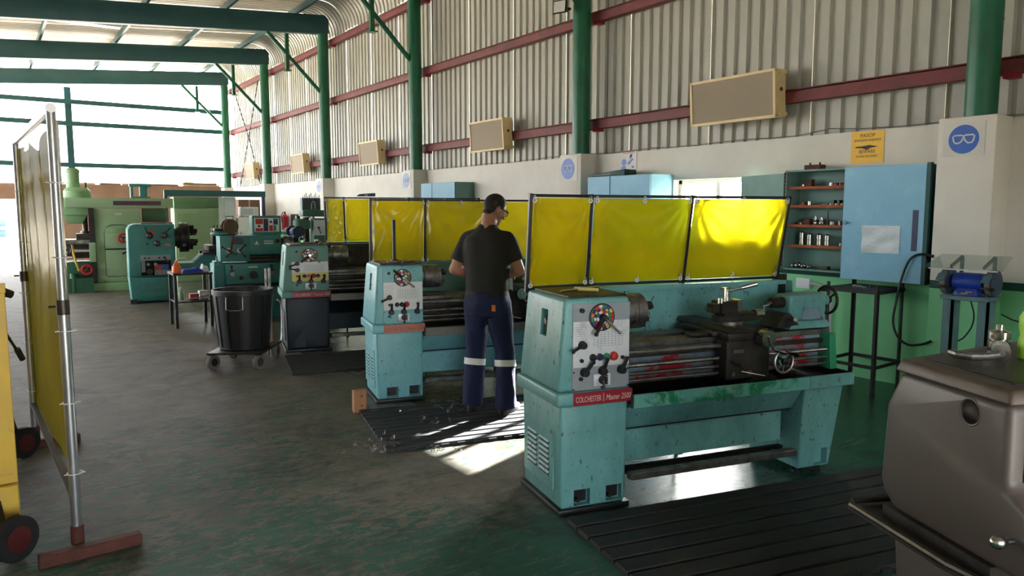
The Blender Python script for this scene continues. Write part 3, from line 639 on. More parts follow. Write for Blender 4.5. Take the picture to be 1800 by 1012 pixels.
    b = MB(); b.cyl((T + .33, .255, 1.08), (T + .40, .255, 1.08), .034, n=18); P(b, 'tailstock_barrel', C['top'])
    handwheel(t, (T + .41, .255, 1.08), (1, 0, 0), .09, 'black', 'cast_dark', 'tailstock_wheel')
    # --- chip tray, fascia panels, right pedestal, treadle bar
    b = MB(); b.box(.41, 2.02, -.032, .62, .585, .597); b.box(.415, 2.025, -.035, -.028, .575, .652); b.box(2.018, 2.025, -.032, .62, .575, .652); b.box(.415, 2.025, .60, .62, .585, .66)
    P(b, 'chip_tray', 'cast_dark')
    for x0, x1, m in ((.4275, 1.672, C['tray']), (1.676, 2.03, C['low'])):
        b = MB(); b.prism([(-.035, .572), (-.042, .576), (-.042, .646), (-.035, .652), (-.028, .652), (-.028, .572)], 'yz', x0, x1); P(b, 'tray_front', m)
    b = MB(); b.prism([(.62, .59), (1.25, .59), (1.42, .66), (1.5, .66), (1.6, .59)], 'xz', .12, .16); P(b, 'tray_shield', 'black_matt')
    b = MB(); b.hexa([(.416, .09, .425), (1.655, .09, .425), (1.655, .45, .425), (.416, .45, .425), (.416, .0, .572), (1.665, .0, .572), (1.665, .45, .572), (.416, .45, .572)]); P(b, 'sump_panel', C['low'], .004, 1)
    b = MB(); b.box(.416, 1.66, .10, .43, .413, .425); P(b, 'sump_gap', 'black_matt')
    b = MB(); b.box(.416, 1.58, .09, .43, .225, .413); P(b, 'lower_panel', C['low'], .006, 1)
    b = MB(); b.hexa([(1.67, .03, .04), (1.925, .03, .04), (1.925, .50, .04), (1.67, .50, .04), (1.675, -.005, .575), (1.985, -.005, .575), (1.985, .54, .575), (1.675, .54, .575)]); rp = P(b, 'tail_pedestal', C['low'], .015, 3)
    c = MB(); c.box(1.80, 1.9, -.05, .075, .05, .16); cut(rp, c)
    for x in (1.72, 1.87):
        for y in (.09, .45): b = MB(); b.cyl((x, y, 0), (x, y, .02), .035, n=14); b.cyl((x, y, .02), (x, y, .05), .012, n=10); P(b, 'levelling_foot', 'black', weld=False)
    b = MB(); b.box(.425, 1.61, -.03, .025, .155, .195); P(b, 'brake_treadle', C['treadle'], .006, 1)
    b = MB(); b.box(.43, 1.66, .16, .2, .12, .16); P(b, 'treadle_shaft', 'black_matt')
    for x in (.5, 1.55): b = MB(); b.bar((x, .18, .14), (x, .0, .165), .03, .014); P(b, 'treadle_arm', 'black')
    # --- splash guard behind
    if C.get('splash'):
        b = MB(); b.box(.44, 1.995, .6, .606, .655, 1.185); b.box(.44, 2.0, .56, .608, 1.181, 1.189); b.box(1.991, 2.0, .5, .608, .655, 1.189); b.box(.44, 2.0, .556, .562, 1.16, 1.189); b.box(1.991, 2.0, .495, .503, .655, 1.18)
        P(b, 'splash_guard', C['splash'])
    b = MB(); b.box(1.96, 2.0, .56, .6, 1.0, 1.23); P(b, 'coolant_post', 'black')
    return t
BASE = dict(top='teal_paint', low='teal_paint', panel='panel_grey', plate='crimson', letter='letter_pale', chart=(.925, 1.075), chartm='plate_silver', mid=(.825, .925), midm='plate_silver', btn=.876,
            btns=('black', 'c_navy', 'c_green', 'c_red'), lv=.948, la=(58, 80, 76), d1=235, d2=-45, bed='bed_paint', bracket='c_green', tray='tray_worn', treadle='steel', splash='teal_paint')
engine_lathe('nearest teal engine lathe, grey control panel and crimson name strip', (2.478, 3.029, 0), -14, BASE, 'COLCHESTER', 'Master 2500')
C2 = dict(BASE, top='teal_blue', low='teal_blue', panel='teal_blue', plate='salmon', letter='salmon_dark', chart=(.905, 1.055), chartm='plate_white', mid=(.815, .905), midm='plate_white', btn=.862, lv=.925,
          btns=('c_navy', 'black', 'c_red'), la=(92, 90, 88), d1=142, d2=-42, tray='tray_grey', bracket='teal_paint', bed='cast_dark', splash='teal_dusty')
engine_lathe('pale blue-green engine lathe that the man works at, with faded pink name strip', (2.69, 5.80, 0), -14, C2, 'COLCHESTER', 'Master 2500')
C3 = dict(BASE, top='teal_dusty', low='navy_paint', panel='teal_dusty', chart=(.90, 1.02), chartm='plate_white', mid=(.80, .90), midm='plate_yellow', btn=.862, btns=('black', 'c_orange', 'c_red', 'c_navy'), lv=1.0,
          la=(90, 88, 82), d1=222, d2=-42, tray='tray_grey', bed='cast_dark', splash='cast_dark', bracket='teal_dusty', dim=1, extra=((.118, -.008, .93, 165, .075),))
engine_lathe('engine lathe with dark navy pedestal and a yellow strip on its panel', (2.82, 8.55, 0), -14, C3, 'COLCHESTER', 'Triumph 2000', scale=(1.22, 1.15, 1.05))
# ------------------------------------------------------------------ yellow welding screens behind the lathes
def curtain(par, A, B, Cc, D, m, wr=.012, seed=0, nu=40, nv=24, sag=0):
    """A bottom-left, B bottom-right, C top-right, D top-left; creases fan out from the tied corners"""
    A, B, Cc, D = map(Vector, (A, B, Cc, D)); nrm = (B - A).cross(D - A).normalized(); w = (B - A).length; h = (D - A).length; rnd = random.Random(seed)
    ph = [rnd.random()*6 for _ in range(4)]; am = [rnd.uniform(.3, 1) for _ in range(4)]
    def f(u, v):
        p = (A*(1 - u) + B*u)*(1 - v) + (D*(1 - u) + Cc*u)*v; d = 0
        for k, (cu, cv) in enumerate(((0, 1), (1, 1), (0, 0), (1, 0))):
            dx, dz = (u - cu)*w, (v - cv)*h; r = math.hypot(dx, dz); an = math.atan2(abs(dz), abs(dx) + 1e-6)
            d += am[k]*(1 if k < 2 else .4)*wr*math.sin(an*17 + ph[k])*math.exp(-r/.28)*min(1, r/.05)
        d += .006*math.sin(u*w*5 + ph[0])*math.sin(v*3.0 + ph[1])
        d += sag*math.sin(math.pi*u)*math.sin(math.pi*v)
        return p + nrm*d
    b = MB(); b.grid(f, nu, nv); return b.build('curtain', m, par, fix=False, ang=180)
def grommet(par, p, n):
    p = Vector(p); n = Vector(n); b = MB(); b.torus(p, n, .011, .004, 14, 6); b.torus(p + Vector((0, 0, .014)), (1, 0, 0), .016, .0025, 12, 5); b.build('grommet_tie', 'white_plastic', par, weld=False)
def folding_screen(label, lathe_loc, rz, bars, zb, zt, tie=.42, seed=0, leg_y=None):
    """bars: (x bottom, y bottom, x top, y top) in the lathe's frame, left to right"""
    t = thing('welding_screen', label, 'screen', lathe_loc, rz, 'yellow folding screens behind the lathes')
    for k_, (xb, yb, xt, yt) in enumerate(bars):
        b = MB(); b.bar((xb, yb, zb - .02), (xt, yt, zt + .012), .022, .022, (0, 1, 0)); b.build('frame_post', 'black', t)
        if not k_: continue
        b = MB(); b.bar((xb, max(yb, .66) + .02, 0), (xb, max(yb, .66) + .02, zb + .1), .02, .02, (0, 1, 0)); b.box(xb - .012, xb + .012, yb - .005, max(yb, .66) + .03, zb - .0, zb + .02)
        b.box(xb - .02, xb + .02, max(yb, .66) - .03, max(yb, .66) + .25, 0, .012); b.build('leg', 'black', t, weld=False)
    for i in range(len(bars) - 1):
        p, q = bars[i], bars[i + 1]
        for z, s in ((zt, 2), (zb, 0)):
            b = MB(); b.bar((p[s], p[s + 1], z), (q[s], q[s + 1], z), .018, .018); b.build('frame_rail', 'black', t)
        A, B, Cc, D = (p[0], p[1], zb), (q[0], q[1], zb), (q[2], q[3], zt), (p[2], p[3], zt)
        o = .014
        ins = lambda P_, sx, sz: (P_[0] + sx*o, P_[1] - .012, P_[2] + sz*o)
        curtain(t, ins(A, 1, 1), ins(B, -1, 1), ins(Cc, -1, -1), ins(D, 1, -1), 'vinyl_yellow', seed=seed + i)
        n = max(2, round((q[2] - p[2])/tie) + 1)
        for k in range(n):
            u = .04 + .92*k/(n - 1)
            for z, s in ((zt - .03, 2), (zb + .02, 0)):
                grommet(t, (p[s] + (q[s] - p[s])*u, p[s + 1] + (q[s + 1] - p[s + 1])*u - .02, z), (0, -1, 0))
    grommet(t, (bars[0][0] + .03, bars[0][1] - .02, (zb + zt)/2), (0, -1, 0))
    return t
folding_screen('yellow see-through welding screen right behind the nearest lathe', (2.478, 3.029, 0), -14,
    [(.045, .60, .05, .545), (.50, .70, .493, .62), (1.232, .70, 1.241, .62), (2.03, .70, 2.05, .62)], 1.195, 1.76, seed=1)
folding_screen('yellow see-through welding screen right in front of the working man', (2.69, 5.80, 0), -14,
    [(.09, .68, .098, .68), (.622, .72, .628, .70), (1.35, .72, 1.35, .70), (2.1, .72, 2.1, .70)], 1.175, 1.77, seed=4)
folding_screen('farthest yellow welding screen, behind the navy-based lathe', (2.82, 8.55, 0), -14,
    [(.585, .80, .583, .80), (.85, .92, .832, .88), (1.70, .92, 1.70, .88), (2.70, .92, 2.70, .88)], 1.25, 1.835, seed=8)

# ------------------------------------------------------------------ tall yellow curtain on a pipe stand, at the left
t = thing('curtain_stand', 'tall amber welding curtain hung on a silver pipe stand at far left', 'curtain', (.28, 4.07, 0))
for y, x in ((0, 0), (2.1, -.075)):
    b = MB(); b.cyl((x, y, .06), (x, y, 1.25), .024, n=14); b.build('pole', 'galv', t)
    b = MB(); b.cyl((x, y, 1.2), (x, y, 2.14), .02, n=14); b.build('upper_pole', 'galv', t)
    b = MB(); b.cyl((x, y, 1.18), (x, y, 1.25), .028, n=14); b.cyl((x - .03, y, 1.22), (x - .06, y, 1.22), .006, n=6); b.build('pole_clamp', 'dark_steel', t, weld=False)
    b = MB(); b.bar((x - .17, y - .08, .03), (x + .27, y - .06, .03), .06, .06); b.build('base_bar', 'rusty', t, .006, 1)
    b = MB(); b.cyl((x, y, .05), (x, y, .14), .03, n=12); b.build('base_socket', 'rusty', t)
b = MB(); b.cyl((0, -.02, 2.14), (-.075, 2.12, 2.14), .022, n=14); b.build('top_rail', 'galv', t)
b = MB(); b.bar((.0, 0, .28), (-.075, 2.1, .30), .03, .03); b.build('bottom_rail', 'dark_steel', t)
def drape(u, v):
    top = 2.09 - .05*math.sin(math.pi*u)**2*(1 + .8*math.sin(u*19))
    z = .30 + (top - .30)*v; e = 1 - abs(2*u - 1)
    x = .022 - .075*u + .008*math.sin(u*30 + 1)*(.3 + .7*v) + .010*math.sin(u*7)*e + .010*math.sin(v*9 + u*4)*e
    return (x, .01 + 2.08*u, z)
b = MB(); b.grid(drape, 70, 24); b.build('curtain', 'vinyl_amber', t, fix=False, ang=180)
for y, x in ((0, 0), (2.1, -.075)):
    for z in (.4, .75, 1.1, 1.45, 1.8):
        b = MB(); b.torus((x + .006, y + (.01 if y == 0 else -.01), z), (0, 0, 1), .034, .003, 14, 5); b.bar((x - .04, y, z), (x + .05, y, z), .006, .004); b.build('cable_tie', 'white_plastic', t, weld=False)

# ------------------------------------------------------------------ yellow trolley at the left edge
t = thing('yellow_trolley', 'scuffed yellow steel trolley cut off by the left edge of the picture', 'trolley', (.06, 4.35, 0))
b = MB(); b.box(-.9, 0, 0, .05, .32, 1.31); b.box(-.9, .004, -.012, 0, 1.27, 1.32); b.box(-.9, -.02, -.006, .0, .36, .372); b.build('end_plate', 'trolley_yellow', t, .004, 1, weld=False)
b = MB(); b.box(-.9, -.02, .05, 1.6, .3, .36); b.build('deck', 'trolley_yellow', t, .004, 1)
b = MB(); b.box(-.9, .0, -.03, .06, .12, .315); b.build('bumper', 'trolley_yellow', t, .006, 1)
b = MB(); b.box(-.9, -.86, 1.55, 1.6, .3, 1.2); b.box(-.05, -.01, 1.55, 1.6, .3, .9); b.build('rear_posts', 'trolley_yellow', t, weld=False)
for x, y, r in ((-.03, -.21, .11), (.07, 1.55, .105), (-.8, -.27, .11), (-.8, 1.55, .105)):
    b = MB(); b.rev([(r*.55, -.025), (r*.95, -.025), (r, -.018), (r, .018), (r*.95, .025), (r*.55, .025)], (x, y, r), (.6, -.8, 0), 26); w = b.build('wheel', 'black_matt', t)
    b = MB(); b.rev([(0, -.028), (r*.56, -.026), (r*.56, .026), (r*.3, .03), (0, .03)], (x, y, r), (.6, -.8, 0), 22); b.build('wheel_hub', 'hub_red', w)
    b = MB(); b.bar((x - .04, y + .03, r), (x - .08, y + (.3 if y < 0 else -.03), .31), .03, .05); b.build('wheel_fork', 'dark_steel', t)
b = MB(); b.tube([(-.08, .03, 1.16), (-.06, .06, 1.24), (-.01, .1, 1.27), (.03, .12, 1.25)], [.018, .02, .026, .02], 10); b.build('grip', 'black', t)
b = MB(); b.tube([(-.05, .5, 1.12), (.0, .7, .98), (.05, .78, .86), (.07, .8, .82)], .008, 8); lv = b.build('brake_lever', 'dark_steel', t)
b = MB(); b.tube([(.05, .78, .87), (.075, .81, .80)], .017, 10); b.build('lever_grip', 'black', lv)

# ------------------------------------------------------------------ slatted rubber mats
def slat_mat(label, loc, rz, x0, x1, y0, y1, n):
    t = thing('rubber_mat', label, 'mat', loc, rz, 'black rubber mats in front of the lathes'); p = (y1 - y0)/n
    b = MB(); b.box(x0, x1, y0, y1, 0, .008); b.build('mat_base', 'black_matt', t)
    me = None
    for i in range(n):
        if me is None:
            b = MB(); b.prism([(.004, .008), (p - .012, .008), (p - .018, .028), (.010, .028)], 'yz', x0, x1); me = b.mesh('slat'); me.materials.append(MATS['rubber'])
        link('slat', me, None, t, loc=(0, y0 + i*p, 0))
    for i in range(int((x1 - x0)/.12)): b = MB(); b.box(x0 + .03 + i*.12, x0 + .09 + i*.12, y0 - .008, y0 + .006, 0, .02); b.build('edge_lug', 'rubber', t)
    return t
slat_mat('black ribbed rubber mat on the floor before the nearest lathe', (2.478, 3.029, 0), -14, .0, 2.25, -1.12, -.07, 8)
slat_mat('black ribbed rubber mat that the man stands on', (2.69, 5.80, 0), -14, -.2, 1.85, -1.33, -.22, 11)
slat_mat('black ribbed rubber mat before the navy-based lathe', (2.82, 8.55, 0), -14, -.05, 2.0, -1.28, -.25, 10)

# ------------------------------------------------------------------ grey lathe in the right foreground (headstock end towards us)
t = thing('grey_lathe', 'brown-grey lathe headstock with round spindle hole, cut off at right', 'lathe', (2.148, .781, 0), -26)
P_ = [(.425, 1.165), (.486, 1.05), (.50, .80), (.485, .76), (.43, .712), (-.10, .712), (-.12, .80), (-.10, .875), (-.07, .905), (-.005, .935), (0, .96), (.002, 1.165)]
b = MB(); b.prism(P_, 'yz', 0, .75); hs = b.build('headstock', 'grey_lathe', t, .022, 3)
c = MB(); c.cyl((-.1, .135, 1.112), (.16, .135, 1.112), .036, n=28); cut(hs, c)
c = MB(); c.box(.05, .7, -.3, .11, .955, 1.13); cut(hs, c)
b = MB(); b.torus((.002, .135, 1.112), (1, 0, 0), .0375, .004, 30, 8); b.build('spindle_ring', 'grey_lathe', t)
b = MB(); b.cyl((.10, .135, 1.112), (.12, .135, 1.112), .03, n=20); b.cyl((.06, .135, 1.112), (.11, .135, 1.112), .018, n=20); b.build('spindle_bore', 'black', t, weld=False)
b = MB(); b.hexa([(-.012, -.012, 1.165), (.77, -.012, 1.165), (.77, .72, 1.165), (-.012, .44, 1.165), (.0, .0, 1.205), (.77, .0, 1.205), (.77, .705, 1.205), (.0, .425, 1.205)]); b.build('top_lid', 'grey_lathe_top', t, .012, 3)
b = MB(); b.prism([(.07, .41), (.74, .41), (.74, .68), (.07, .44)], 'xy', .715, 1.166); b.build('rear_housing', 'grey_lathe', t, .01)
b = MB(); b.prism([(.05, .05), (.72, .05), (.72, .64), (.05, .39)], 'xy', 1.203, 1.212); b.build('lid_mat', 'cast_dark', t, .003, 1)
b = MB(); b.box(.1, .66, .06, .1, .965, 1.12); b.build('gear_recess_back', 'black_matt', t)
b = MB(); b.cyl((.12, .07, 1.04), (.12, -.04, 1.04), .03, n=16); b.build('gear_knob', 'black', t)
b = MB(); b.cyl((-.0, -.035, .815), (-.03, -.035, .815), .009, n=10); b.sph((-.042, -.035, .815), .019, 14, (1.3, 1, 1)); b.build('end_handle', 'bright_steel', t, weld=False)
b = MB(); b.prism([(-.07, .13), (-.07, .555), (.85, .555), (.85, -.16), (-.02, -.16)], 'xy', .665, .675); b.build('drip_tray', 'cast_dark', t)
b = MB(); b.tube([(-.02, -.16, .69), (-.07, .10, .69), (-.075, .53, .69), (-.05, .56, .69), (.85, .56, .69)], .011, 8); b.build('tray_rim', 'dark_steel', t)
b = MB(); b.box(-.01, .8, .02, .46, .675, .715); b.build('headstock_foot', 'cast_dark', t)
b = MB(); b.hexa([(.08, .05, 0), (.7, .05, 0), (.7, .45, 0), (.08, .45, 0), (.04, .02, .665), (.75, .02, .665), (.75, .48, .665), (.04, .48, .665)]); b.build('pedestal', 'grey_lathe', t, .02, 3)
b = MB(); b.box(.75, 2.3, .1, .42, .75, .98); b.build('bed', 'grey_lathe', t, .01)
b = MB(); b.box(1.7, 2.25, .05, .45, 0, .75); b.build('tail_pedestal', 'grey_lathe', t, .02)
W = Matrix.Translation((2.148, .781, 0)) @ Matrix.Rotation(R(-26), 4, 'Z')
def on_grey(x, y, z=1.2125): return tuple(W @ Vector((x, y, z)))
t = thing('collet_chuck', 'small shiny steel collet chuck on the grey lathe lid', 'tool', on_grey(.385, .465))
b = MB(); b.rev([(.030, 0), (.032, .004), (.032, .03), (.026, .032), (.026, .038), (.033, .04), (.033, .062), (.022, .066), (.012, .068), (.012, .085), (0, .086)], (0, 0, 0), n=24); b.build('body', 'bright_steel', t)
b = MB(); b.cyl((-.05, .0, .05), (.05, .0, .05), .006, n=8); b.build('cross_pin', 'steel', t)
t = thing('steel_shackle', 'heavy steel clamp with round collars lying on the grey lathe lid', 'clamp', on_grey(.215, .315))
b = MB(); b.tube([(-.02, .10, .014), (-.045, .07, .014), (-.045, .03, .014), (-.02, 0, .016), (.02, -.02, .02)], .012, 10); b.build('hook', 'steel', t)
for i in range(3): b = MB(); q = Vector((.03 + i*.03, -.02 + i*.012, .026)); b.rev([(.008, -.010), (.026, -.009), (.026, .009), (.008, .010)], q, (1, .4, 0), 20); b.build('collar', 'bright_steel', t)
b = MB(); b.cyl((.01, -.03, .026), (.12, .016, .026), .009, n=10); b.build('screw', 'steel', t)
t = thing('lime_bottle', 'lime green plastic bottle on the grey lathe at the right edge', 'bottle', on_grey(.36, .315))
b = MB(); b.rev([(.03, 0), (.036, .006), (.036, .05), (.031, .075), (.036, .10), (.036, .13), (.02, .16), (.012, .17), (.012, .18)], (0, 0, 0), n=24); b.build('body', 'lime', t)
b = MB(); b.rev([(.015, .178), (.015, .2), (.006, .205), (.004, .23), (0, .23)], (0, 0, 0), n=16); b.build('cap', 'lime', t)

# ------------------------------------------------------------------ wooden block by the second lathe, tools on the headstocks
t = thing('wooden_block', 'small bare wooden block standing on end on the floor', 'block', (2.46, 5.66, 0), -10)
b = MB(); b.box(-.052, .052, -.04, .04, 0, .185); b.build('block', 'wood_block', t, .004, 1)
for z in (.06, .14): b = MB(); b.cyl((.01, -.0402, z), (.01, -.043, z), .007, n=8); b.build('nail_hole', 'black', t)
def on_lathe(k, x, y, z=1.2125):
    M = [Matrix.Translation((2.478, 3.029, 0)), Matrix.Translation((2.69, 5.8, 0)), Matrix.Translation((2.82, 8.55, 0)) ][k] @ Matrix.Rotation(R(-14), 4, 'Z')
    v = Vector((x*(1.22 if k == 2 else 1), y*(1.15 if k == 2 else 1), z*(1.05 if k == 2 else 1))); return tuple(M @ v)
t = thing('chuck_key', 'steel T-handled chuck key lying on the nearest lathe headstock', 'tool', on_lathe(0, .23, .22), -10)
b = MB(); b.cyl((-.17, -.05, .012), (.17, .09, .012), .007, n=10); b.build('bar', 'bright_steel', t)
b = MB(); b.cyl((-.03, .03, .014), (.05, -.09, .014), .012, .010, 12); b.build('socket_stem', 'plate_yellow', t)
def tool_pile(k, spots, grp, words):
    for i, (kind, x, y, a) in enumerate(spots):
        loc = on_lathe(k, x, y); lab = words[i]
        t = thing(kind, lab, 'tool', loc, a, grp)
        if kind == 'spanner':
            b = MB(); b.bar((-.09, 0, .008), (.09, 0, .008), .014, .008); b.build('shank', 'steel', t); b = MB(); b.torus((.1, 0, .008), (0, 0, 1), .014, .006, 16, 6, 40, 320); b.torus((-.1, 0, .008), (0, 0, 1), .013, .006, 16, 6); b.build('jaw', 'steel', t, weld=False)
        elif kind == 'drill_bit':
            b = MB(); b.cyl((-.07, 0, .010), (.02, 0, .010), .009, n=10); b.build('shank', 'bright_steel', t); b = MB(); b.cyl((.02, 0, .010), (.09, 0, .010), .008, .002, 8); b.build('flute', 'dark_steel', t)
        elif kind == 'steel_ring':
            b = MB(); b.torus((0, 0, .05), (0, 1, .15), .042, .008, 26, 8); b.build('ring', 'steel', t); b = MB(); b.box(-.02, .02, -.02, .02, 0, .012); b.build('ring_foot', 'rusty', t)
        elif kind == 'steel_rule':
            b = MB(); b.bar((0, 0, .012), (0, 0, .375), .028, .012, (0, 1, 0)); b.build('blade', 'dark_blue_grey', t); b = MB(); b.box(-.03, .03, -.025, .025, 0, .014); b.build('foot', 'cast_dark', t)
        elif kind == 'cup':
            b = MB(); b.rev([(.02, 0), (.025, .01), (.025, .05), (.021, .05), (.021, .006), (0, .005)], (0, 0, 0), n=18); b.build('body', 'bright_steel', t); b = MB(); b.torus((.03, 0, .028), (0, 1, 0), .012, .003, 12, 5); b.build('handle', 'steel', t)
tool_pile(1, [('spanner', .16, .11, 6), ('spanner', .2, .21, -12), ('drill_bit', .33, .145, 10), ('drill_bit', .2, .155, 8), ('spanner', .25, .29, 12), ('steel_rule', .255, .40, 0)], 'tools on the second headstock',
          ['open spanner at the left of the tool heap on the pale lathe', 'spanner lying crosswise in the tool heap on the pale lathe', 'drill bit at the right of the tool heap on the pale lathe', 'drill bit at the front of the tool heap on the pale lathe', 'spanner at the back of the tool heap on the pale lathe', 'upright dark steel rule standing on the pale lathe headstock'])
tool_pile(2, [('steel_ring', .19, .2, 20), ('drill_bit', .27, .2, -30), ('cup', .33, .2, 0), ('spanner', .36, .3, 15), ('drill_bit', .37, .14, 40)], 'tools on the third headstock',
          ['steel ring standing up on the navy-based lathe', 'drill bit next to the steel ring on the navy-based lathe', 'small shiny steel cup on the navy-based lathe', 'spanner at the back right on the navy-based lathe', 'drill bit near the right edge of the navy-based lathe'])
# swarf curled up on the second mat
rnd = random.Random(3); b = MB(); M = Matrix.Translation((2.69, 5.8, 0)) @ Matrix.Rotation(R(-14), 4, 'Z')
for c, n in (((.05, -.35), 5), ((.5, -.33), 10), ((.55, -.55), 8), ((.3, -.75), 9), ((-.18, -1.2), 14), ((-.3, -1.32), 12), ((.2, -1.55), 5)):
    for i in range(n):
        x, y = c[0] + rnd.gauss(0, .07), c[1] + rnd.gauss(0, .07); a = rnd.random()*6; pts = []
        for k in range(14): s = k/13; pts.append(M @ Vector((x + .06*s*math.cos(a) + .012*math.cos(k*1.6), y + .06*s*math.sin(a) + .012*math.sin(k*1.6), .034 + .02*rnd.random()*s + .008*math.sin(k*1.6 + 1))))
        b.tube(pts, .0015, 4)
o = tag(stuff(b.build('metal_swarf', 'swarf', None)), 'curled metal shavings scattered over the rubber mat by the man', 'shavings')
# ------------------------------------------------------------------ things on and along the right wall
HEAT = [(6.23, 5.0), (11.16, 10.08), (15.82, 14.78), (20.35, 19.33), (24.8, 23.75)]
HL = ['radiant wall heater nearest to us, large and beige on the ribbed wall', 'second beige radiant wall heater, left of the nearest', 'third beige radiant heater along the ribbed wall', 'fourth beige radiant heater, small with distance', 'farthest beige radiant heater, beside the crossed chains']
for (y1, y0), lab in zip(HEAT, HL):
    w = y1 - y0; t = thing('wall_heater', lab, 'heater', (7.12, (y0 + y1)/2 - .1, 2.93), 0, 'radiant heaters along the wall')
    t.rotation_euler = (0, R(-4), 0); h = .25; w2 = w/2 - .03
    b = MB(); b.box(-.16, -.0, -w2, w2, -h, h); b.build('casing', 'beige_metal', t, .004, 1)
    b = MB(); b.box(-.185, -.155, -w2, w2, h - .025, h + .006); b.box(-.185, -.155, -w2, w2, -h - .006, -h + .025); b.box(-.185, -.155, -w2, -w2 + .03, -h, h); b.box(-.185, -.155, w2 - .03, w2, -h, h); b.build('rim', 'beige_metal', t, .002, 1)
    b = MB(); b.box(-.172, -.158, -w2 + .03, w2 - .03, -h + .025, h - .025); b.build('radiant_face', 'mesh_beige', t)
    for z in (-h + .03, h - .03): b = MB(); b.box(-.12, .0, -w2 - .02, -w2 + .01, z - .02, z + .02); b.build('bracket', 'beige_metal', t)
    b = MB(); b.cyl((-.08, -w2 + .002, .04), (-.08, -w2 - .006, .04), .022, n=14); b.build('flue_knob', 'rusty', t)
# signs
def goggles(par, x, yc, zc, r, m):
    def oval(s):
        P = [(-.1, .28), (.1, .34), (.55, .34), (.66, .24), (.6, -.1), (.5, -.3), (.25, -.32), (.08, -.16)]
        return P
    for s in (-1, 1):
        b = MB(); P = [(x, yc + s*r*(p[0] + .06), zc + r*p[1]*.85) for p in oval(s)]; b.tube(P, r*.06, 6, closed=True); b.build('goggle_rim', m, par)
def round_sign(label, y, z, w, h, x=6.798, faded=False):
    t = thing('safety_sign', label, 'sign', (x, y, z), 0, 'round blue goggles signs'); r = min(w, h)*.43
    b = MB(); b.box(-.004, 0, -w/2, w/2, -h/2, h/2); b.build('board', 'sign_pale', t)
    b = MB(); b.cyl((-.0035, 0, 0), (-.006, 0, 0), r, n=40); b.build('disc', 'blue_faded' if faded else 'sign_blue', t)
    goggles(t, -.006, 0, 0, r*.98, 'sign_pale' if faded else 'sign_white'); return t
round_sign('round blue goggles sign on the rightmost pillar', 2.965, 2.27, .33, .28)
round_sign('round blue goggles sign on the pillar above the blue wall cupboard', 8.19, 2.26, .40, .34)
round_sign('faded round goggles sign on the pillar left of the small cupboard', 13.15, 2.26, .38, .34, faded=True)
round_sign('faintest round goggles sign, on the pillar farthest left with one', 17.8, 2.26, .38, .34, faded=True)
t = thing('warning_sign', 'yellow warning sign with black lettering above the open tool cabinet', 'sign', (7.098, 3.975, 2.29))
b = MB(); b.box(-.005, 0, -.165, .165, -.155, .155); b.build('board', 'sign_yellow', t)
rw = (R(90), 0, R(-90))
for s_, z, h, w in (('PASOP', .095, .036, .15), ('BEWEGENDE MASJIENERIE', .055, .024, .27), ('BEWARE', -.06, .036, .16), ('MOVING MACHINERY', -.10, .024, .22)):
    text('lettering', s_, h, 'ink', t, (-.0052, 0, z), rw, width=w, align='CENTER')
b = MB(); b.prism([(-.11, 0), (-.03, -.012), (.0, -.03), (.05, -.01), (.12, -.004), (.12, .008), (.04, .01), (-.02, .018)], 'yz', -.0062, -.005); b.build('machine_symbol', 'ink', t)
t = thing('safety_poster', 'small white sign with blue figure and rollers over the blue cupboard', 'sign', (7.098, 7.29, 2.30))
b = MB(); b.box(-.004, 0, -.155, .155, -.17, .17); b.build('board', 'sign_pale', t)
for y, z, r in ((.08, .02, .042), (.08, -.07, .045)): b = MB(); b.cyl((-.004, y, z), (-.0055, y, z), r, n=24); b.build('roller_symbol', 'sign_blue', t)
b = MB()
for P in ([(-.02, -.02), (-.10, .05), (-.08, .07), (.02, .0)], [(-.04, .06), (-.08, .1), (-.06, .12), (-.02, .085)], [(-.08, -.03), (-.12, -.05), (-.1, -.07), (-.06, -.05)], [(-.07, -.09), (-.1, -.13), (-.07, -.13), (-.05, -.1)]): b.prism(P, 'yz', -.0055, -.004)
b.cyl((-.004, -.05, .10), (-.0055, -.05, .10), .018, n=16); b.build('figure_symbol', 'sign_blue', t, weld=False)
for z in (.145, .128): b = MB(); b.box(-.005, -.004, -.12, .1, z, z + .006); b.build('print_line', 'red_paint', t)
b = MB(); b.box(-.005, -.004, -.12, .12, -.155, -.148); b.build('print_line', 'red_paint', t)

# tool cabinet with one door open
t = thing('tool_cabinet', 'pale blue wall cabinet with its left door swung open and tools inside', 'cabinet', (7.1, 3.27, 1.055))
W_, H_, D_ = 1.44, 1.03, .25
b = MB(); b.box(-.012, 0, 0, W_, 0, H_); b.build('back_panel', 'cab_green', t)
for nm, q in (('side_panel', (-D_, 0, 0, .018, 0, H_)), ('side_panel', (-D_, 0, W_ - .018, W_, 0, H_)), ('top_panel', (-D_, 0, 0, W_, H_ - .018, H_)), ('bottom_panel', (-D_, 0, 0, W_, 0, .018)), ('divider', (-D_ + .02, 0, .76, .775, 0, H_))):
    b = MB(); b.box(*q); b.build(nm, 'cab_edge' if nm == 'side_panel' and q[2] == 0 else 'cab_green', t)
SH = [.25, .46, .66, .85]
for z in SH: b = MB(); b.box(-.2, -.012, .775, W_ - .02, z - .012, z); b.box(-.206, -.198, .775, W_ - .02, z - .016, z + .012); b.build('shelf', 'rust_shelf', t)
b = MB(); b.box(-D_ - .028, -D_ - .004, -.005, .765, -.045, H_ + .0); d = b.build('door', 'cab_blue', t, .003, 1)
b = MB(); b.box(-D_ - .03, -D_ + .02, -.04, -.006, -.05, H_ + .01); b.build('edge_strip', 'cab_edge', d)
b = MB(); b.cyl((-D_ - .028, .72, .5), (-D_ - .05, .72, .5), .01, n=10); b.sph((-D_ - .058, .72, .5), .022, 14, (.6, 1, 1)); b.build('door_knob', 'cab_blue_dark', d, weld=False)
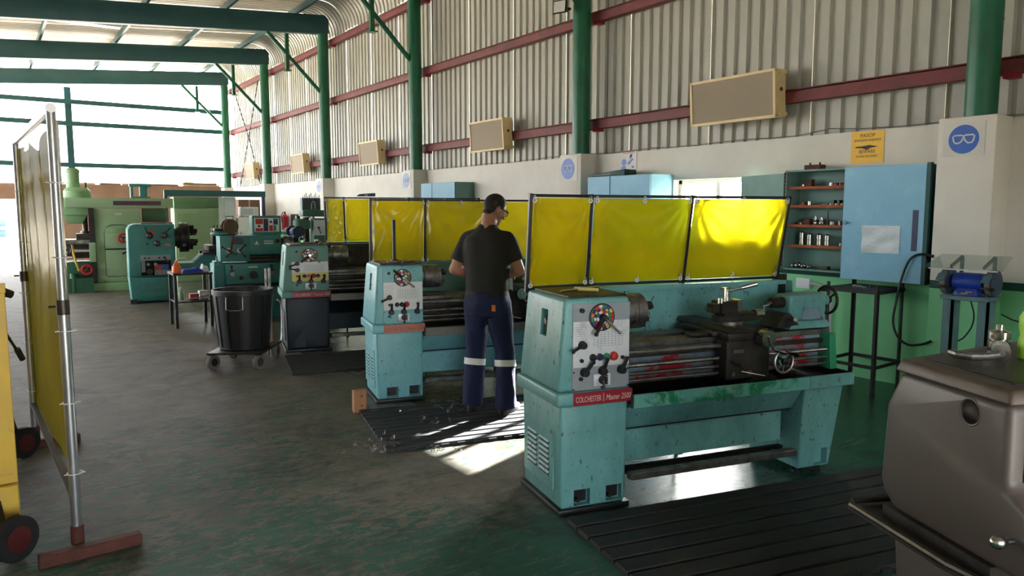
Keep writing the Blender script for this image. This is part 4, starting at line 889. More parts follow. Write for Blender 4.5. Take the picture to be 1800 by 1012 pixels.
b = MB(); b.grid(lambda u, v: (-D_ - .034 - .006*math.sin(v*9 + u*3)*math.sin(u*5), .20 + .36*u, .22 + .24*v), 12, 8); b.build('plastic_pouch', 'pvc_pouch', d, fix=False, ang=180)
b = MB(); b.box(-D_ - .04, -D_ - .029, .195, .565, .455, .475)
for i in range(12): b.cyl((-D_ - .04, .21 + i*.03, .465), (-D_ - .045, .21 + i*.03, .465), .006, n=6)
b.build('pouch_strip', 'white_plastic', d, weld=False)
b = MB(); b.box(-D_ - .031, -D_ - .028, .045, .095, .25, .62); b.build('blue_patch', 'c_navy', d, label='dark blue painted stripe')
ha = R(163); hp = Vector((-D_, W_ - .005, 0)); dv = Vector((-math.cos(ha)*0 + math.sin(ha)*-1, -math.cos(ha), 0))
b = MB(); q = hp + Vector((.20, .70, 0)); b.bar((hp.x, hp.y + .01, H_/2 - .02), (q.x, q.y, H_/2 - .02), .02, H_ - .02); d2 = b.build('door', 'cab_green', t, .002, 1)
b = MB()
for i in range(26): b.cyl((hp.x - .006, hp.y + .004, .03 + i*.038), (hp.x - .006, hp.y + .004, .06 + i*.038), .007, n=8)
b.build('piano_hinge', 'rusty', d2, weld=False)
b = MB(); b.tube([(-.235, W_ + .055, .5), (-.24, W_ + .06, .3), (-.24, W_ + .065, .12)], .008, 8); b.box(-.26, -.22, W_ + .03, W_ + .10, .1, .13); b.build('door_tool_rack', 'red_paint', d2, weld=False)
# what stands on the shelves
def shelf_item(kind, label, y, z, x=-.11, grp='tools inside the wall cabinet', **k):
    r, h = k.get('r', .022), k.get('h', .08); t2 = thing(kind, label, 'tool', (7.1 + x, 3.27 + y, 1.055 + z), k.get('rz', 0), grp); m = k.get('m', 'bright_steel')
    if kind in ('arbor', 'collet', 'socket'):
        prof = {'arbor': [(r, 0), (r, h*.45), (r*.85, h*.47), (r*.85, h*.53), (r, h*.55), (r, h*.9), (r*.6, h), (0, h)], 'collet': [(r, 0), (r*1.15, h*.1), (r*1.15, h*.35), (r*.7, h*.4), (r*.95, h*.55), (r*.95, h*.8), (r*.4, h*.85), (r*.4, h), (0, h)], 'socket': [(r, 0), (r, h), (r*.7, h), (r*.7, h*.5), (0, h*.5)]}[kind]
        b = MB(); b.rev(prof, (0, 0, 0), n=18); b.build('body', m, t2)
        b = MB(); b.torus((0, 0, h*.92 if kind == 'arbor' else h*.5), (0, 0, 1), r*.98, r*.1, 18, 5); b.build('collar', 'black' if kind == 'arbor' else 'steel', t2)
    elif kind == 'jaw_block':
        b = MB(); b.prism([(-r, 0), (r, 0), (r, h*.5), (0, h*.5), (0, h), (-r, h)], 'yz', -.03, .03); b.build('body', m, t2, .002, 1); b = MB(); b.cyl((-.03, r*.4, h*.3), (-.036, r*.4, h*.3), h*.12, n=10); b.build('bolt', 'steel', t2)
    elif kind == 'long_drill':
        b = MB(); b.cyl((0, 0, 0), (0, 0, h*.4), r, n=12); b.build('shank', 'dark_steel', t2); b = MB(); b.cyl((0, 0, h*.4), (0, 0, h), r*.8, r*.5, 10); b.build('flute', 'cast_dark', t2)
    elif kind == 'ball_end':
        b = MB(); b.sph((0, 0, r), r, 16); b.build('ball', m, t2); b = MB(); b.cyl((0, 0, r), (-r*1.8, 0, r), r*.4, n=10); b.build('stem', 'steel', t2)
o4 = ['tall shiny arbor on the second-lowest cabinet shelf, first from the left', 'tall shiny arbor on the second-lowest cabinet shelf, second from the left', 'tall shiny arbor on the second-lowest cabinet shelf, third from the left', 'tall shiny arbor on the second-lowest cabinet shelf, fourth from the left']
for y, l, h in zip((1.31, 1.22, 1.11, 1.02), o4, (.15, .13, .13, .125)): shelf_item('arbor', l, y, SH[0], r=.026, h=h)
shelf_item('socket', 'small steel socket right of the four tall arbors', .87, SH[0], r=.02, h=.04)
shelf_item('long_drill', 'flat dark drill stub at the right end of the arbor shelf', .82, SH[0], r=.02, h=.035, m='rusty')
shelf_item('jaw_block', 'dark rusty jaw block at the left of the middle cabinet shelf', 1.28, SH[1], r=.07, h=.07, m='rusty')
shelf_item('collet', 'slim shiny collet on the middle cabinet shelf', 1.16, SH[1], r=.018, h=.10)
shelf_item('collet', 'stout shiny collet on the middle cabinet shelf', 1.09, SH[1], r=.028, h=.085)
shelf_item('long_drill', 'long dark drill standing on the middle cabinet shelf', 1.025, SH[1], r=.012, h=.15)
shelf_item('socket', 'wide steel socket on the middle cabinet shelf', .965, SH[1], r=.032, h=.045, m='steel')
shelf_item('socket', 'narrow steel socket on the middle cabinet shelf', .885, SH[1], r=.022, h=.05, m='steel')
shelf_item('jaw_block', 'dark block at the right of the middle cabinet shelf', .82, SH[1], r=.025, h=.06, m='cast_dark')
shelf_item('jaw_block', 'rusty block at the left of the second-highest cabinet shelf', 1.31, SH[2], r=.03, h=.045, m='rust_shelf')
shelf_item('socket', 'shiny socket at the left of the second-highest cabinet shelf', 1.235, SH[2], r=.02, h=.05)
shelf_item('jaw_block', 'low dark jaw block on the second-highest cabinet shelf', 1.08, SH[2], r=.07, h=.03, m='dark_steel')
for i, w in enumerate(('first', 'second', 'third')): shelf_item('jaw_block', w + ' of three grey jaw blocks on the second-highest cabinet shelf', .975 - i*.06, SH[2], r=.026, h=.06, m='dark_steel')
shelf_item('long_drill', 'upright dark drill at the right of the second-highest cabinet shelf', .80, SH[2], r=.014, h=.13)
shelf_item('jaw_block', 'big rusty block at the left of the top cabinet shelf', 1.27, SH[3], r=.065, h=.085, m='rusty')
shelf_item('socket', 'shiny socket in the middle of the top cabinet shelf', 1.0, SH[3], r=.022, h=.045)
for i, w in enumerate(('left', 'middle', 'right')): shelf_item('socket', w + ' bronze ring of three on the top cabinet shelf', .945 - i*.05, SH[3], r=.023, h=.042, m='rust_shelf')
shelf_item('jaw_block', 'flat dark block at the right of the top cabinet shelf', .81, SH[3], r=.018, h=.045, m='rusty')
for i, (y, r, w) in enumerate(((1.36, .026, 'leftmost'), (1.305, .03, 'second'), (1.245, .024, 'third'), (1.185, .02, 'fourth'))): shelf_item('ball_end', w + ' shiny ball end on the cabinet floor', y, .018, r=r, x=-.15)
shelf_item('jaw_block', 'flat jaw block lying on the cabinet floor', 1.05, .018, r=.06, h=.03, m='dark_steel')
t = thing('die_block', 'dark steel die block with two pins on top of the tool cabinet', 'tool', (6.97, 4.45, 1.055 + H_))
b = MB(); b.box(-.05, .05, -.09, .09, 0, .05); b.build('body', 'rusty', t, .003, 1)
for y in (-.055, .055): b = MB(); b.cyl((0, y, .05), (0, y, .075), .01, n=10); b.build('pin', 'black', t)

# blue cupboards further along
def cupboard(label, y0, y1, z0, z1, x, split, m1='cab_blue', m2='cab_blue_dark'):
    t = thing('wall_cupboard', label, 'cupboard', (7.1, y0, z0)); w = y1 - y0; h = z1 - z0; d = 7.1 - x
    b = MB(); b.box(-d + .02, 0, 0, w, 0, h); b.build('body', m2, t)
    for a, c in ((0, w*split - .004), (w*split + .004, w)):
        b = MB(); b.box(-d, -d + .018, a + .003, c - .003, .005, h - .005); dd = b.build('door', m1, t, .003, 1)
        b = MB(); b.cyl((-d, c - .06 if a == 0 else a + .06, h*.5), (-d - .02, c - .06 if a == 0 else a + .06, h*.5), .012, n=10); b.build('knob', 'steel', dd)
    return t
cupboard('pale blue two-door wall cupboard behind the nearest yellow screen', 6.5, 7.66, 1.3, 2.12, 6.7, .62)
cupboard('small grey-blue wall cupboard above the middle yellow screen', 11.15, 12.37, 1.5, 2.17, 6.7, .66, 'cab_blue_dark', 'cab_green')
t = thing('flat_case', 'flat dark teal case lying on the blue wall cupboard', 'case', (6.85, 7.3, 2.12), 6)
b = MB(); b.hexa([(-.12, -.28, 0), (.12, -.28, 0), (.12, .3, 0), (-.12, .3, 0), (-.12, -.28, .085), (.12, -.28, .085), (.12, .3, .03), (-.12, .3, .03)]); b.build('shell', 'cab_edge', t, .01, 2)
b = MB(); b.box(-.125, -.118, -.05, .05, .02, .04); b.build('latch', 'dark_steel', t)
# socket box with conduit, orange plug, window curtain
t = thing('socket_box', 'white square power socket with curved conduit on the green wall', 'socket', (7.1, 4.59, .905))
b = MB(); b.box(-.05, 0, -.08, .08, -.055, .055); b.build('box', 'white_plastic', t, .006, 2)
b = MB(); b.tube(smooth([(-.03, -.08, .01), (-.03, -.2, -.01), (-.03, -.27, -.04), (-.03, -.31, -.11), (-.03, -.32, -.22), (-.03, -.32, -.5)]), .017, 10); b.build('conduit', 'duct', t)
t = thing('orange_plug', 'orange industrial plug hanging by the tailstock of the nearest lathe', 'plug', (7.08, 4.40, .56))
b = MB(); b.rev([(.02, 0), (.035, .02), (.04, .12), (.05, .125), (.05, .2), (.03, .22), (0, .22)], (0, 0, 0), n=20); b.build('body', 'orange_plastic', t)
b = MB(); b.tube([(0, 0, .01), (.0, .03, -.12), (0, .08, -.3), (0, .06, -.5)], .008, 8); b.build('cable', 'black', t)
# angle-iron stand
t = thing('angle_iron_stand', 'black angle-iron stand under the tool cabinet, long-legged and open', 'stand', (6.53, 3.49, 0))
for x, y in ((0, 0), (.5, .02), (0, .5), (.5, .52)):
    b = MB(); h = 1.0; sx = 1 if x == 0 else -1; sy = 1 if y < .1 else -1
    b.box(*sorted((x, x + sx*.032)), *sorted((y, y + sy*.005)), 0, h); b.box(*sorted((x, x + sx*.005)), *sorted((y, y + sy*.032)), 0, h); b.build('leg', 'black_angle', t, weld=False)
for z in (.24, .93):
    for p, q in (((0, 0), (.5, .02)), ((.5, .02), (.5, .52)), ((.5, .52), (0, .5)), ((0, .5), (0, 0))): b = MB(); b.bar((*p, z), (*q, z), .006 if z < .5 else .02, .032); b.build('rail', 'black_angle', t)
b = MB(); b.box(.01, .49, .02, .5, .945, .953); b.build('stand_top', 'black_angle', t)
for i, (x, y, a, l) in enumerate(((.12, .2, 30, 'steel offcut on the angle-iron stand, nearest'), (.22, .3, 80, 'steel offcut in the middle of the angle-iron stand'), (.3, .2, -20, 'steel offcut at the back of the angle-iron stand'))):
    t = thing('steel_offcut', l, 'offcut', (6.53 + x, 3.49 + y, .953), a, 'offcuts on the stand'); b = MB(); b.prism([(-.06, -.015), (.06, -.02), (.07, .015), (-.05, .02)], 'xy', 0, .012); b.build('plate', 'steel', t); b = MB(); b.cyl((.02, 0, .012), (.02, 0, .02), .012, n=10); b.build('boss', 'dark_steel', t)
b = MB(); b.tube(smooth([(6.8 + .01, 3.17, 1.27), (6.8, 3.28, 1.28), (6.79, 3.36, 1.22), (6.79, 3.42, 1.05), (6.78, 3.45, .85), (6.78, 3.47, .65), (6.78, 3.42, .52), (6.77, 3.32, .46), (6.77, 3.2, .48), (6.778, 3.12, .52)]), .011, 8)
h = thing('black_hose', 'black hose looping down beside the tool cabinet', 'hose', (0, 0, 0)); b.build('hose', 'black', h); b = MB(); b.cyl((6.80, 3.15, 1.27), (6.80, 3.19, 1.272), .015, n=10); b.build('ferrule', 'dark_steel', h)
# bench grinder on its pedestal with a clear shield
def grinder(label, loc, grp):
    t = thing('bench_grinder', label, 'grinder', loc, 0, grp)
    b = MB(); b.rev([(.05, -.115), (.07, -.11), (.075, -.08), (.075, .08), (.07, .11), (.05, .115)], (0, 0, .105), (0, 1, 0), 26); b.build('motor', 'blue_grinder', t)
    b = MB(); b.hexa([(-.075, -.09, 0), (.075, -.09, 0), (.075, .09, 0), (-.075, .09, 0), (-.06, -.075, .06), (.06, -.075, .06), (.06, .075, .06), (-.06, .075, .06)]); b.build('base', 'blue_grinder', t, .006)
    b = MB(); b.box(-.079, -.073, -.055, .055, .012, .04); b.build('name_plate', 'c_navy', t)
    b = MB(); b.box(-.0802, -.079, -.05, .0, .03, .034); b.box(-.0802, -.079, -.02, .03, .018, .022); b.build('plate_print', 'plate_yellow', t)
    for s in (-1, 1):
        y = s*.165; b = MB(); b.cyl((0, y - .028, .105), (0, y + .028, .105), .105, n=30); g = b.build('wheel_guard', 'dark_blue_grey', t, .006, 2)
        b = MB(); b.cyl((-.015, y - .018, .105), (-.015, y + .018, .105), .098, n=30); b.build('grinding_wheel', 'wheel_grey', g)
        b = MB(); b.box(-.15, -.095, y - .03, y + .03, .07, .08); b.bar((-.12, y, .075), (-.06, y + .028*s, .06), .01, .02); b.build('tool_rest', 'dark_steel', g, weld=False)
        b = MB(); b.bar((-.10, y, .17), (-.155, y, .12), .06, .006); b.build('spark_guard', 'stand_grey', g)
        b = MB(); b.cyl((-.12, y - .03, .07), (-.12, y - .06, .07), .012, n=8); b.build('wing_nut', 'dark_steel', g)
    return t
grinder('blue bench grinder on its post under the clear shield', (6.36, 2.66, 1.0), 'bench grinders by the pillar')
t = thing('grinder_pedestal', 'grey-green pedestal carrying the blue bench grinder', 'pedestal', (6.36, 2.66, 0))
b = MB(); b.box(-.12, .14, -.17, .17, .965, 1.0); b.build('top_plate', 'stand_grey', t, .004, 1)
for y in (-.13, .13):
    b = MB(); b.box(-.06, .06, y - .04, y - .02, .012, .965); b.box(-.06, -.045, y - .04, y + .04, .012, .965); b.build('upright', 'stand_grey', t, weld=False)
    b = MB(); b.box(.05, .065, y - .03, y + .05, .012, .965); b.build('rear_upright', 'stand_green', t)
b = MB(); b.box(-.16, .16, -.2, .2, 0, .012); b.build('foot_plate', 'stand_grey', t)
for y in (-.12, .12): b = MB(); b.bar((.12, y, .98), (.12, y, 1.30), .022, .022, (0, 1, 0)); b.bar((.12, y, 1.30), (-.07, y, 1.225), .016, .022); b.build('shield_arm', 'stand_green', t, weld=False)
b = MB(); b.hexa([(-.17, -.29, 1.21), (.10, -.25, 1.31), (.10, .27, 1.31), (-.17, .29, 1.21), (-.17, -.29, 1.216), (.10, -.25, 1.316), (.10, .27, 1.316), (-.17, .29, 1.216)]); b.build('clear_shield', 'clear_sheet', t)
b = MB(); b.box(-.16, -.145, -.25, .25, 1.205, 1.215); b.build('shield_rail', 'white_plastic', t)
b = MB(); b.tube(smooth([(-.02, -.02, .96), (-.02, -.05, .85), (0, -.03, .75), (.0, .02, .66), (.02, .07, .62)]), .006, 6); b.build('power_cable', 'black', t)
b = MB(); b.tube(smooth([(.1, -.2, .86), (.25, -.25, .8), (.38, -.36, .78), (.42, -.45, .83)]), .006, 6); b.build('power_cable', 'black', t)
grinder('dark bench grinder half cut off by the right edge', (6.36, 2.02, 1.0), 'bench grinders by the pillar')
t = thing('grinder_pedestal', 'pedestal of the grinder at the right edge', 'pedestal', (6.36, 2.02, 0))
b = MB(); b.box(-.12, .14, -.17, .17, .965, 1.0); b.build('top_plate', 'stand_grey', t); b = MB(); b.box(-.05, .05, -.1, .1, .012, .965); b.build('upright', 'stand_grey', t); b = MB(); b.box(-.16, .16, -.2, .2, 0, .012); b.build('foot_plate', 'stand_grey', t)
# floodlight on the column, crossed chains, strip light
t = thing('floodlight', 'small black floodlight clamped to the green column', 'floodlight', (6.72, FR[1] + .1, 4.45), 20)
b = MB(); b.hexa([(-.12, -.11, -.09), (-.12, .11, -.09), (.0, .07, -.05), (.0, -.07, -.05), (-.10, -.11, .10), (-.10, .11, .10), (.0, .07, .07), (.0, -.07, .07)]); b.build('housing', 'black', t, .005, 1)
b = MB(); b.hexa([(-.125, -.09, -.07), (-.125, .09, -.07), (-.122, .09, -.07), (-.122, -.09, -.07), (-.108, -.09, .08), (-.108, .09, .08), (-.105, .09, .08), (-.105, -.09, .08)]); b.build('lamp_glass', 'sign_pale', t)
b = MB(); b.bar((-.02, -.0, .0), (.16, .0, .03), .05, .03); b.build('bracket', 'black', t)
def chain(label, p, q):
    t = thing('hanging_chain', label, 'chain', p, 0, 'crossed chains on the far wall'); d = Vector(q) - Vector(p); n = int(d.length/.11)
    b = MB()
    for i in range(n): a = d*(i/n); c_ = d*((i + 1.25)/n); b.bar(a, c_, .012 if i % 2 else .03, .03 if i % 2 else .012)
    b.build('links', 'dark_steel', t, weld=False); b = MB(); b.torus((0, 0, 0), (1, 0, 0), .05, .012, 14, 6); b.build('ring', 'dark_steel', t); return t
chain('chain slanting down left on the far ribbed wall', (7.08, 24.6, 3.95), (7.08, 25.7, 2.5)); chain('chain slanting down right on the far ribbed wall', (7.08, 24.5, 3.95), (7.08, 23.5, 2.5))
chain('chain slanting up left on the far ribbed wall', (7.08, 24.6, 4.05), (7.08, 26.0, 5.6)); chain('chain slanting up right on the far ribbed wall', (7.08, 24.5, 4.05), (7.08, 23.4, 5.6))
t = thing('strip_light', 'thin white fluorescent tube under the far roof beam', 'light', (1.25, 18.3, 5.56))
b = MB(); b.box(0, 1.4, -.05, .05, .03, .08); b.build('batten', 'white_paint', t); b = MB(); b.cyl((.02, 0, .01), (1.38, 0, .01), .018, n=12); b.build('tube', 'glass_tube', t)
for x in (.2, 1.2): b = MB(); b.cyl((x, 0, .08), (x, 0, roofz(1.25 + x) - .05 - 5.56), .008, n=6); b.build('hanger_rod', 'steel', t)
# ------------------------------------------------------------------ rolling bin on its dolly
t = thing('bin_dolly', 'low steel dolly on four castors under the black bin', 'dolly', (2.26, 8.22, 0), 56)
b = MB(); b.box(-.38, .36, -.29, .29, .166, .186); b.build('deck', 'dark_steel', t, .006, 1)
for x, y in ((-.33, -.24), (-.33, .24), (.3, -.24), (.3, .24)):
    b = MB(); b.rev([(.04, -.022), (.078, -.022), (.082, -.014), (.082, .014), (.078, .022), (.04, .022)], (x, y, .082), (.45, 1, 0) if x < 0 else (0, 1, 0), 22); w = b.build('castor', 'wheel_grey', t)
    b = MB(); b.rev([(0, -.026), (.044, -.024), (.044, .024), (0, .026)], (x, y, .082), (.45, 1, 0) if x < 0 else (0, 1, 0), 16); b.build('castor_hub', 'dark_steel', w)
    b = MB(); b.box(x - .03, x + .03, y - .03, y + .03, .155, .167); b.build('castor_plate', 'dark_steel', t)
b = MB(); b.tube(smooth([(.36, -.27, .17), (.40, -.275, .22), (.41, -.28, .5), (.40, -.275, .62), (.36, -.25, .66)]), .010, 8); b.build('push_handle', 'galv', t)
t = thing('rubbish_bin', 'big black ribbed plastic bin full of metal shavings', 'bin', (2.24, 8.2, .187), 40)
b = MB(); prof = [(.24, 0), (.255, .01), (.305, .585), (.318, .59), (.318, .64), (.302, .64), (.298, .60), (.25, .05), (0, .05)]; b.rev(prof, (0, 0, 0), n=40); b.build('bin_body', 'bin_plastic', t)
for i in range(14):
    a = 2*math.pi*i/14; c_, s_ = math.cos(a), math.sin(a); b = MB(); b.bar((.262*c_, .262*s_, .03), (.308*c_, .308*s_, .58), .012, .012, (c_, s_, 0)); b.build('rib', 'bin_plastic', t)
for a in (200, 20):
    c_, s_ = math.cos(R(a)), math.sin(R(a)); tx, ty = -s_, c_
    b = MB(); f = lambda u, z, o=.33: (o*c_ + u*tx, o*s_ + u*ty, z); b.tube([f(-.085, .585), f(-.085, .455, .34), f(-.04, .445, .345), f(.04, .445, .345), f(.085, .455, .34), f(.085, .585)], .006, 8); b.build('bin_handle', 'galv', t)
rnd = random.Random(5); b = MB()
for i in range(120):
    r_, a = .27*math.sqrt(rnd.random()), rnd.random()*6.28; x, y = r_*math.cos(a), r_*math.sin(a); z = .56 + .08*(1 - r_/.3) + rnd.random()*.03; q = [(x + .05*(k/7 - .5)*math.cos(a*3) + .012*math.cos(k*2), y + .05*(k/7 - .5)*math.sin(a*3) + .012*math.sin(k*2), z + .012*math.sin(k*2)) for k in range(8)]; b.tube(q, .002, 4)
b.rev([(0, .40), (.275, .40), (.285, .55), (.15, .575), (0, .58)], (0, 0, 0), n=24); stuff(b.build('shavings_fill', 'dark_steel', t, weld=False))
t = thing('steel_tubes', 'pair of steel tubes leaning upright behind the black bin', 'tubes', (2.62, 8.62, 0), 10)
for x in (0, .045): b = MB(); b.cyl((x, 0, 0), (x + .02, .03, 1.0), .014, n=10); b.build('tube', 'steel', t)
t = thing('cardboard_scrap', 'torn brown cardboard stuck behind the bin rim', 'cardboard', (2.56, 8.38, .6), 30)
b = MB(); b.hexa([(-.08, -.01, 0), (.06, -.01, .02), (.06, .0, .02), (-.08, .0, 0), (-.1, .03, .2), (.02, .03, .14), (.02, .04, .14), (-.1, .04, .2)]); b.build('flap', 'wood_block', t); b = MB(); b.box(-.06, .04, -.02, .0, -.44, .03); b.build('flap', 'wood_block', t)

# ------------------------------------------------------------------ small work table with odds and ends
t = thing('work_table', 'small dark steel work table with a shelf, left of the bin', 'table', (2.15, 11.25, 0), -3)
for x in (0, .47):
    for y in (0, .5): b = MB(); b.box(x - .02, x + .02, y - .02, y + .02, 0, .76); b.build('leg', 'black_angle', t)
b = MB(); b.box(-.03, .5, -.03, .53, .755, .785); b.build('table_top', 'black_angle', t, .003, 1)
b = MB(); b.box(-.01, .48, -.01, .51, .36, .38); b.build('shelf', 'black_angle', t)
b = MB(); b.bar((0.03, -.02, .385), (.46, -.02, .46), .008, .02); b.build('brace', 'steel', t)
t = thing('oil_bottle', 'orange plastic bottle on the small work table', 'bottle', (2.19, 11.33, .785)); b = MB(); b.rev([(.05, 0), (.06, .01), (.06, .09), (.03, .14), (.018, .15), (.018, .18), (0, .18)], (0, 0, 0), n=20); b.build('body', 'orange_plastic', t); b = MB(); b.tube([(0, 0, .18), (.03, 0, .21), (.12, 0, .215)], .006, 6); b.build('spout', 'white_plastic', t)
def rag(kind, label, loc, sx, sy, h, m, seed):
    rn = random.Random(seed); k = [rn.random()*6 for _ in range(4)]
    b = MB(); b.grid(lambda u, v: (sx*(u - .5), sy*(v - .5), h*(.25 + .75*math.sin(math.pi*u)*math.sin(math.pi*v))*(.8 + .25*math.sin(u*9 + k[0]) + .2*math.sin(v*11 + k[1])) if 0 < u < 1 and 0 < v < 1 else 0), 16, 12)
    b.add([(-sx/2, -sy/2, 0), (sx/2, -sy/2, 0), (sx/2, sy/2, 0), (-sx/2, sy/2, 0)], [(3, 2, 1, 0)])
    o = b.build(kind, m, None, ang=180); o.location = loc; return tag(o, label, 'cloth')
rag('blue_rag', 'crumpled blue cloth on the small work table', (2.41, 11.42, .785), .30, .3, .08, 'blue_cloth', 1)
rag('white_rag', 'bundled white cloth at the right of the blue cloth', (2.60, 11.5, .785), .1, .2, .13, 'white_cloth', 2)
t = thing('red_carton', 'small red box on the shelf of the work table', 'box', (2.42, 11.4, .38)); b = MB(); b.box(-.06, .06, -.05, .05, 0, .08); b.build('carton', 'red_paint', t, .003, 1); b = MB(); b.box(-.062, .062, -.052, .052, .08, .092); b.build('lid', 'crimson', t)
t = thing('grey_carton', 'grey box at the right of the work table shelf', 'box', (2.57, 11.5, .38)); b = MB(); b.box(-.06, .06, -.06, .06, 0, .12); b.build('carton', 'duct', t, .003, 1); b = MB(); b.box(-.03, .03, -.062, -.06, .03, .08); b.build('sticker', 'plate_white', t)
t = thing('shelf_bottle', 'small pale green bottle at the left of the work table shelf', 'bottle', (2.24, 11.36, .38)); b = MB(); b.rev([(.03, 0), (.035, .01), (.035, .12), (.012, .15), (.012, .18), (0, .18)], (0, 0, 0), n=16); b.build('body', 'mill_light', t); b = MB(); b.cyl((0, 0, .18), (0, 0, .2), .014, n=10); b.build('cap', 'white_plastic', t)

# ------------------------------------------------------------------ big teal lathe with dark chuck
t = thing('heavy_lathe', 'big old teal lathe with a huge dark chuck, beside the green mill', 'lathe', (2.05, 14.7, 0), -6)
P = lambda b, n, m, bev=0, seg=2, **k: b.build(n, m, t, bev, seg, **k)
b = MB(); b.hexa([(.03, .04, .03), (.74, .04, .03), (.74, .8, .03), (.03, .8, .03), (0, 0, .47), (.78, 0, .47), (.78, .85, .47), (0, .85, .47)]); P(b, 'base', 'teal_old', .02, 3)
for x in (.06, .70): b = MB(); b.box(x - .06, x + .05, .0, .2, 0, .08); P(b, 'foot', 'black')
b = MB(); b.prism([(0, .48), (.78, .48), (.78, 1.43), (.12, 1.43), (.05, 1.40), (.01, 1.33)], 'xz', .0, .82); hs = P(b, 'headstock', 'teal_old', .025, 3)
c = MB(); c.box(.2, .70, -.1, .08, .50, .87); cut(hs, c)
b = MB(); b.box(.2, .70, .074, .079, .5, .87); P(b, 'recess_back', 'black_matt')
b = MB(); b.box(.2, .7, -.006, .08, .77, .87); P(b, 'switch_rail', 'panel_grey', .003, 1)
for x in (.27, .33, .5): b = MB(); b.cyl((x, -.006, .82), (x, -.03, .82), .016, n=12); P(b, 'switch', 'black')
lever(t, .59, -.006, .82, -55, .09, .01, .03)
b = MB(); b.box(.21, .27, .02, .078, .56, .77); P(b, 'side_label', 'panel_grey')
for x in (.32, .44): b = MB(); b.cyl((x, .075, .70), (x, .04, .70), .028, n=14); P(b, 'gauge', 'mill_light')
for x, m in ((.42, 'c_red'), (.54, 'c_blue')): b = MB(); b.box(x, x + .115, .05, .078, .60, .69); P(b, 'colour_chart', m)
b = MB(); b.box(.42, .69, .045, .078, .505, .595); P(b, 'data_plate', 'tray_grey')
b = MB(); b.cyl((.34, .075, .57), (.34, .02, .57), .06, .05, 20); P(b, 'feed_knob', 'cast_dark')
for x, z, r, m in ((.36, 1.22, .06, 'black'), (.60, 1.22, .06, 'dark_steel'), (.48, 1.08, .055, 'dark_steel')): b = MB(); b.rev([(r, 0), (r, .02), (r*.7, .03), (r*.5, .05), (0, .05)], (x, -.001, z), (0, -1, 0), 22); P(b, 'selector_dial', m)
b = MB(); b.prism([(.36 + .1*math.cos(R(a)), 1.22 + .1*math.sin(R(a))) for a in range(0, 121, 15)] + [(.36 + .065*math.cos(R(a)), 1.22 + .065*math.sin(R(a))) for a in range(120, -1, -15)], 'xz', -.004, .002); P(b, 'red_scale', 'c_red')
lever(t, .33, -.01, 1.27, 110, .11, .009, .02, hub=.02); lever(t, .63, -.01, 1.27, 50, .12, .009, .02, hub=.02); lever(t, .66, -.01, 1.24, -60, .06, .008, .02, hub=.015)
b = MB(); b.cyl((.36 - .04, 0, 1.07), (.36 - .04, -.02, 1.07), .018, n=10); P(b, 'plug', 'black')
b = MB(); b.box(.6, .7, -.004, .002, 1.03, 1.07); P(b, 'maker_label', 'salmon')
b = MB(); b.box(.42, .5, -.004, .002, 1.37, 1.40); P(b, 'top_label', 'salmon_dark')
b = MB(); b.box(.18, .62, -.006, .004, .24, .33); pl = P(b, 'name_casting', 'teal_old', .002, 1)
b = MB(); b.box(.18, .60, -.006, .004, .11, .20); pl2 = P(b, 'name_casting', 'teal_old', .002, 1)
text('lettering', 'STROJ - OELR', .05, 'mill_shade', pl, (.2, -.0062, .26), width=.4, ext=.004); text('lettering', 'SZM - 63A', .045, 'mill_shade', pl2, (.26, -.0062, .13), width=.3, ext=.004)
b = MB(); b.cyl((.78, .36, 1.17), (.87, .36, 1.17), .17, n=26); P(b, 'spindle', 'cast_dark')
chuck(t, .90, .36, 1.17, .275, .14, 4, 'cast_dark')
b = MB(); b.prism([(.78, .5), (1.5, .5), (3.0, .5), (3.0, .85), (1.25, .85), (1.1, .7), (.78, .7)], 'xz', .1, .7); P(b, 'bed', 'teal_old', .01)
b = MB(); b.box(1.25, 3.0, .05, .14, .85, .9); b.box(1.25, 3.0, .6, .7, .85, .9); P(b, 'bed_way', 'dark_steel')
b = MB(); b.box(1.35, 1.85, .0, .75, .9, 1.02); P(b, 'saddle', 'cast_dark', .01); b = MB(); b.box(1.45, 1.72, .2, .5, 1.02, 1.32); P(b, 'tool_post', 'cast_dark', .01)
for i in range(4): b = MB(); b.cyl((1.48 + i*.06, .22, 1.32), (1.48 + i*.06, .22, 1.40), .014, n=8); P(b, 'clamp_bolt', 'black')
handwheel(t, (1.55, -.07, .98), (0, -1, 0), .1, 'dark_steel', 'cast_dark')
b = MB(); b.box(2.4, 3.0, .05, .75, 0, .5); P(b, 'tail_base', 'teal_old', .02)
b = MB(); b.box(.25, .75, .2, .7, 1.432, 1.45); P(b, 'top_tray', 'rusty')

# ------------------------------------------------------------------ lathe half hidden by the bin, with coloured control box
t = thing('old_lathe', 'teal lathe behind the bin with twin levers and a black dial', 'lathe', (2.77, 11.65, 0), -8)
b = MB(); b.box(.03, .98, .03, .55, .0, .5); P(b, 'pedestal', 'teal_old', .015); b = MB(); b.box(0, .17, -.01, .56, .46, .86); P(b, 'end_cover', 'teal_old', .02, 3)
b = MB(); b.box(.165, .96, -.04, .5, .56, .865); fp = P(b, 'feed_box', 'teal_old', .012)
b = MB(); b.box(.17, .95, -.02, .5, .5, .558); P(b, 'label_rail', 'black'); b = MB(); b.box(.26, .50, -.026, -.02, .51, .545); P(b, 'rail_badge', 'cast_dark')
b = MB(); b.cyl((.56, -.04, .69), (.56, -.075, .69), .062, n=22); P(b, 'feed_dial', 'black'); b = MB(); b.box(.49, .63, -.043, -.04, .80, .82); P(b, 'small_plate', 'plate_white')
